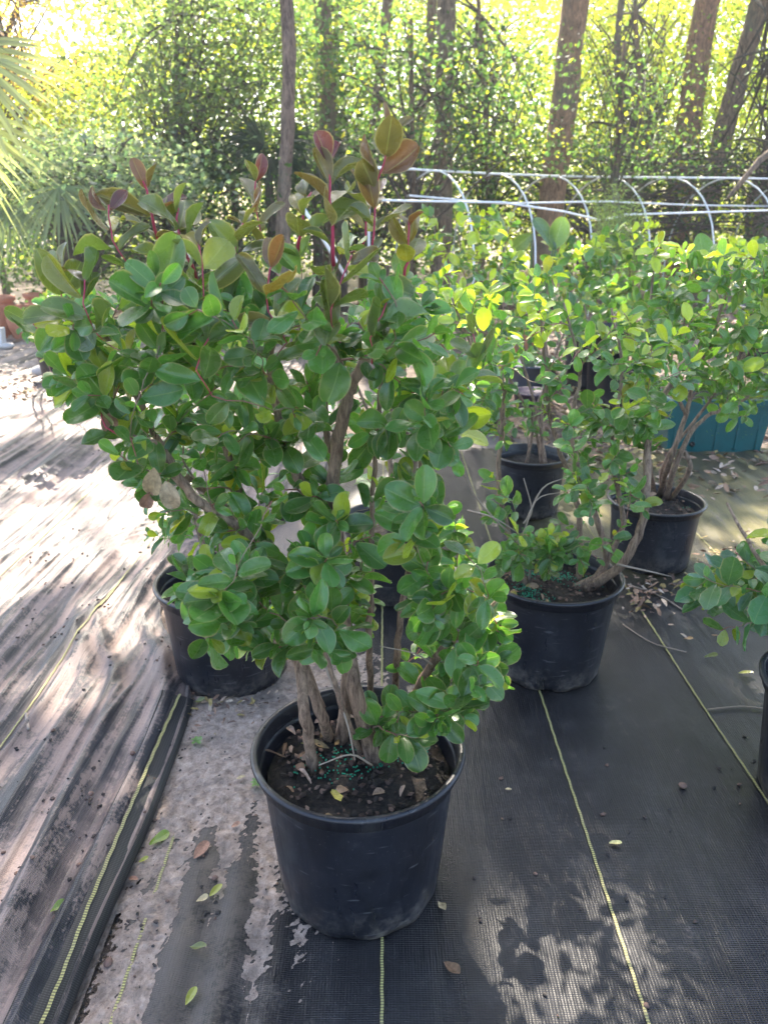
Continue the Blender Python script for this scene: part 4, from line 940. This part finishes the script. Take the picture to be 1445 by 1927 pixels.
litter('leaf_litter', 'dry leaves and twigs at the foot of the third pot', lambda: tuple(np.array(tuple(G(1215 + random.gauss(0, 45), 1120 + random.gauss(0, 22)))[:2])), 120, .035, lambda x, y: .008)
litter('leaf_litter', 'dry leaf bits on the sunlit cloth at the right edge', lambda: tuple(np.array(tuple(G(1390 + random.gauss(0, 40), 1060 + random.gauss(0, 22)))[:2])), 150, .035, lambda x, y: .01)
litter('leaf_litter', 'dry crumbs on the sand behind the front pot', lambda: tuple(np.array(tuple(G(420 + random.gauss(0, 55), 1335 + random.gauss(0, 25)))[:2])), 90, .022, lambda x, y: zs(x, y))
def gz(p):
    x, y = p.x, p.y
    return max(zr(x, y) if x > -.53 else -1, zl(x, y) if x < xl(y) and y > .3 else -1, zs(x, y) if -.98 < x < .12 and .5 < y < 3 else -1, 0)
ylw = (.36, .36, .06); lg = (.22, .30, .05); brn = (.27, .14, .09); tan_ = (.42, .33, .18); olv = (.2, .22, .07)
for px, py, l, an, col, cu, lab in (
    (282, 1595, .05, .7, lg, .1, 'large bright green fallen leaf on the sand beside the yellow stitched fold'), (366, 1620, .05, 1.1, brn, .1, 'brown pointed fallen leaf on the grey cloth left of the front pot'),
    (395, 1690, .034, .9, ylw, .2, 'yellow fallen leaf, right one of the pair left of the front pot base'), (370, 1700, .026, .4, tan_, .3, 'tan curled fallen leaf, left one of the pair left of the front pot base'),
    (358, 1785, .036, -.2, olv, .5, 'olive curled fallen leaf below the pair near the front pot'), (350, 1895, .034, 1.2, ylw, .2, 'yellow green fallen leaf at the bottom left of the front pot'),
    (92, 1700, .034, .8, lg, .2, 'yellowish green fallen leaf on the folded cloth at lower left'), (1145, 1590, .028, -.2, (.5, .46, .2), .3, 'pale yellow fallen leaf right of the long middle yellow line'),
    (836, 1815, .045, -1.0, (.22, .13, .07), .6, 'brown folded leaf standing up right of the front pot base'), (825, 1700, .03, -1.2, tan_, .3, 'thin tan leaf sliver against the front pot base'),
    (445, 1472, .024, .2, tan_, .2, 'small tan fallen leaf on the sand beside the front pot rim'), (1324, 1240, .042, 0, olv, .4, 'dark olive curled fallen leaf below the right edge branch'),
    (1388, 1270, .042, -.3, ylw, .4, 'yellow fallen leaf near the right edge branch'), (1285, 1205, .03, -.3, (.45, .28, .13), .3, 'orange brown fallen leaf right of the second yellow line'),
    (436, 1560, .022, .6, (.4, .22, .14), .2, 'little reddish fallen leaf on the sand left of the front pot'), (365, 1325, .035, .1, olv, .3, 'olive yellow leaf on the sand in front of the left pot'),
    (240, 1635, .028, -.5, brn, .5, 'brown curled leaf against the yellow stitched fold'), (262, 1625, .022, .5, ylw, .3, 'tiny yellow leaf beside the brown curled leaf'),
    (1185, 1135, .05, -.2, (.38, .2, .12), .3, 'long rust leaf at the start of the third yellow line'), (1337, 1198, .022, -.6, (.4, .24, .12), .3, 'tan leaf fragment below the right edge branch'),
    (950, 1488, .016, -.3, tan_, .2, 'tiny tan scrap on the flat cloth right of the front pot'), (385, 1290, .03, .2, (.3, .3, .1), .3, 'yellowish leaf on the sand at the foot of the left pot')):
    g = G(px, py); g = G(px, py, gz(g)); z = gz(g)
    a = np.array((g.x, g.y, z + .005 + .004 * cu)); d = np.array((math.cos(an), math.sin(an), .1))
    o = leaf_mesh('fallen_leaf', M['leaf'] if col in (ylw, lg, olv) else M['dryleaf'], None, [(a, d, np.array((.1, -.1, 1)), l, l * .55, .25 + cu * .6, -cu * .4, np.array(col))], 7, 6)
    tag(o, lab, 'leaf')
for px, py, s, lab in ((1283, 1483, .012, 'dark brown crumpled seed husk on the flat cloth at right'), (172, 1497, .009, 'pinkish nut on the folded cloth at left'), (205, 1815, .011, 'brown acorn on the sand at lower left'),
                       (110, 1735, .012, 'brown acorn in a ring of black crumbs at lower left'), (250, 1420, .009, 'round grey nut on the folded cloth near the stitched line'), (150, 1630, .007, 'small brown nut on the cloth left of the stitched fold'),
                       (405, 1655, .009, 'grey brown nut above the fallen leaf pair'), (1215, 1895, .007, 'brown crumb on the middle yellow line at the bottom'), (300, 1332, .006, 'small tan pebble near the end of the stitched line'), (1007, 1646, .005, 'tiny red brown crumb on the flat cloth')):
    g = G(px, py); z = gz(g); g = G(px, py, z); o = ico_blobs([(g.x, g.y, z + s * .6)], [s], .8, .22, [(.17, .1, .075)]).build('acorn' if 'acorn' in lab else 'debris_nut', M['tinted']); tag(o, lab, 'nut' if 'crumb' not in lab and 'husk' not in lab and 'pebble' not in lab else 'debris')
    o.modifiers.new('s', 'SUBSURF').render_levels = 2
pts = []; cols = []; rads = []
for k in range(420):
    x = random.uniform(-.62, -.02); y = random.uniform(.95, 2.3); z = gz(Vector((x, y, 0)))
    if zs(x, y) < z - .002: continue
    pts.append((x, y, z + .001)); cols.append(random.choice([(.03, .025, .022), (.12, .07, .05), (.25, .16, .11), (.05, .04, .035)])); rads.append(random.uniform(.0008, .0032))
for k in range(150):                   # clusters of soil crumbs on the cloths
    cx, cy = (random.uniform(0, 420), random.uniform(720, 1800)) if random.random() < .82 else (random.uniform(880, 1445), random.uniform(1330, 1900))
    g0 = G(cx, cy); nn_ = random.choice([1, 1, 1, 1, 2, 2, 3, 9]) if cx < 500 else 1
    for q in range(nn_):
        x = g0.x + random.gauss(0, .012 + .012 * (nn_ > 5)) * (1 + g0.y * .2); y = g0.y + random.gauss(0, .012) * (1 + g0.y * .3)
        if x > 2 or x < -5 or y > 8: continue
        pts.append((x, y, gz(Vector((x, y, 0))) + .003)); cols.append(random.choice([(.03, .025, .022), (.05, .035, .03), (.12, .07, .05), (.02, .018, .018)])); rads.append(random.uniform(.0012, .0045) * (1 + g0.y * .12))
tag(ico_blobs(pts, rads, .7, .4, cols).build('soil_crumbs', M['tinted'], None, False), 'dark soil crumbs scattered over the cloths', 'debris', None, 'stuff')
for px, py, s, lab in ((372, 1400, .022, 'two leaf seedling on the sand left of the front pot'), (484, 1480, .018, 'tiny green weed against the front pot just below its rim'), (395, 1305, .018, 'small green sprout on the sand near the left pot')):
    g = G(px, py); z = gz(g); g = G(px, py, z); L = []; root = empty('weed_seedling', tuple(g), lab, 'weed')
    for k in range(6):
        a = 1.05 * k + random.uniform(-.2, .2); L.append((np.array((g.x, g.y, z + .012)), np.array((math.cos(a), math.sin(a), .25)), np.array((0, 0, 1.)), s * random.uniform(.7, 1.1), s * .55, .2, .1, np.array((.16, .28, .10))))
    leaf_mesh('leaves', M['leaf'], root, L, 4, 4); m = MB(); m.tube([(g.x, g.y, z - .005), (g.x, g.y, z + .013)], .0012, (.2, .25, .1), 5); m.build('stem', M['twig'], root)
for pts_, r, lab in (([(1330, 1340), (1390, 1335), (1440, 1340)], .0025, 'pale bare twig lying at the right edge of the flat cloth'), ([(1180, 1105), (1240, 1125), (1290, 1155)], .003, 'thin twig on the dark cloth before the third pot'), ([(1170, 1180), (1225, 1215), (1290, 1232)], .002, 'thin grey twig crossing the second yellow line'), ([(55, 1370), (60, 1400)], .005, 'short brown stick on the folded cloth at left')):
    pp = []
    for a, b in pts_:
        g = G(a, b); z = gz(g); pp.append((g.x, g.y, z + .006))
    m = MB(); m.tube(spline(pp, 8), r, (.28, .22, .17), 5, .1); tag(m.build('fallen_twig', M['twig']), lab, 'twig')

# ------------------------------------------------------------------ air
if HAZE:
    t = NT('haze_air'); t.t.nodes.remove(t.b); pv = t.n('ShaderNodeVolumePrincipled', ins={'Density': HAZE, 'Anisotropy': .55, 'Color': (.97, .98, 1, 1)})
    t.l(pv.outputs[0], t.out.inputs['Volume'])
    m = MB(); m.box((0, 15, 7.5), (60, 60, 19)); tag(m.build('haze', t.m, None, False), 'pale bright morning air among the trees', 'haze', None, 'stuff')
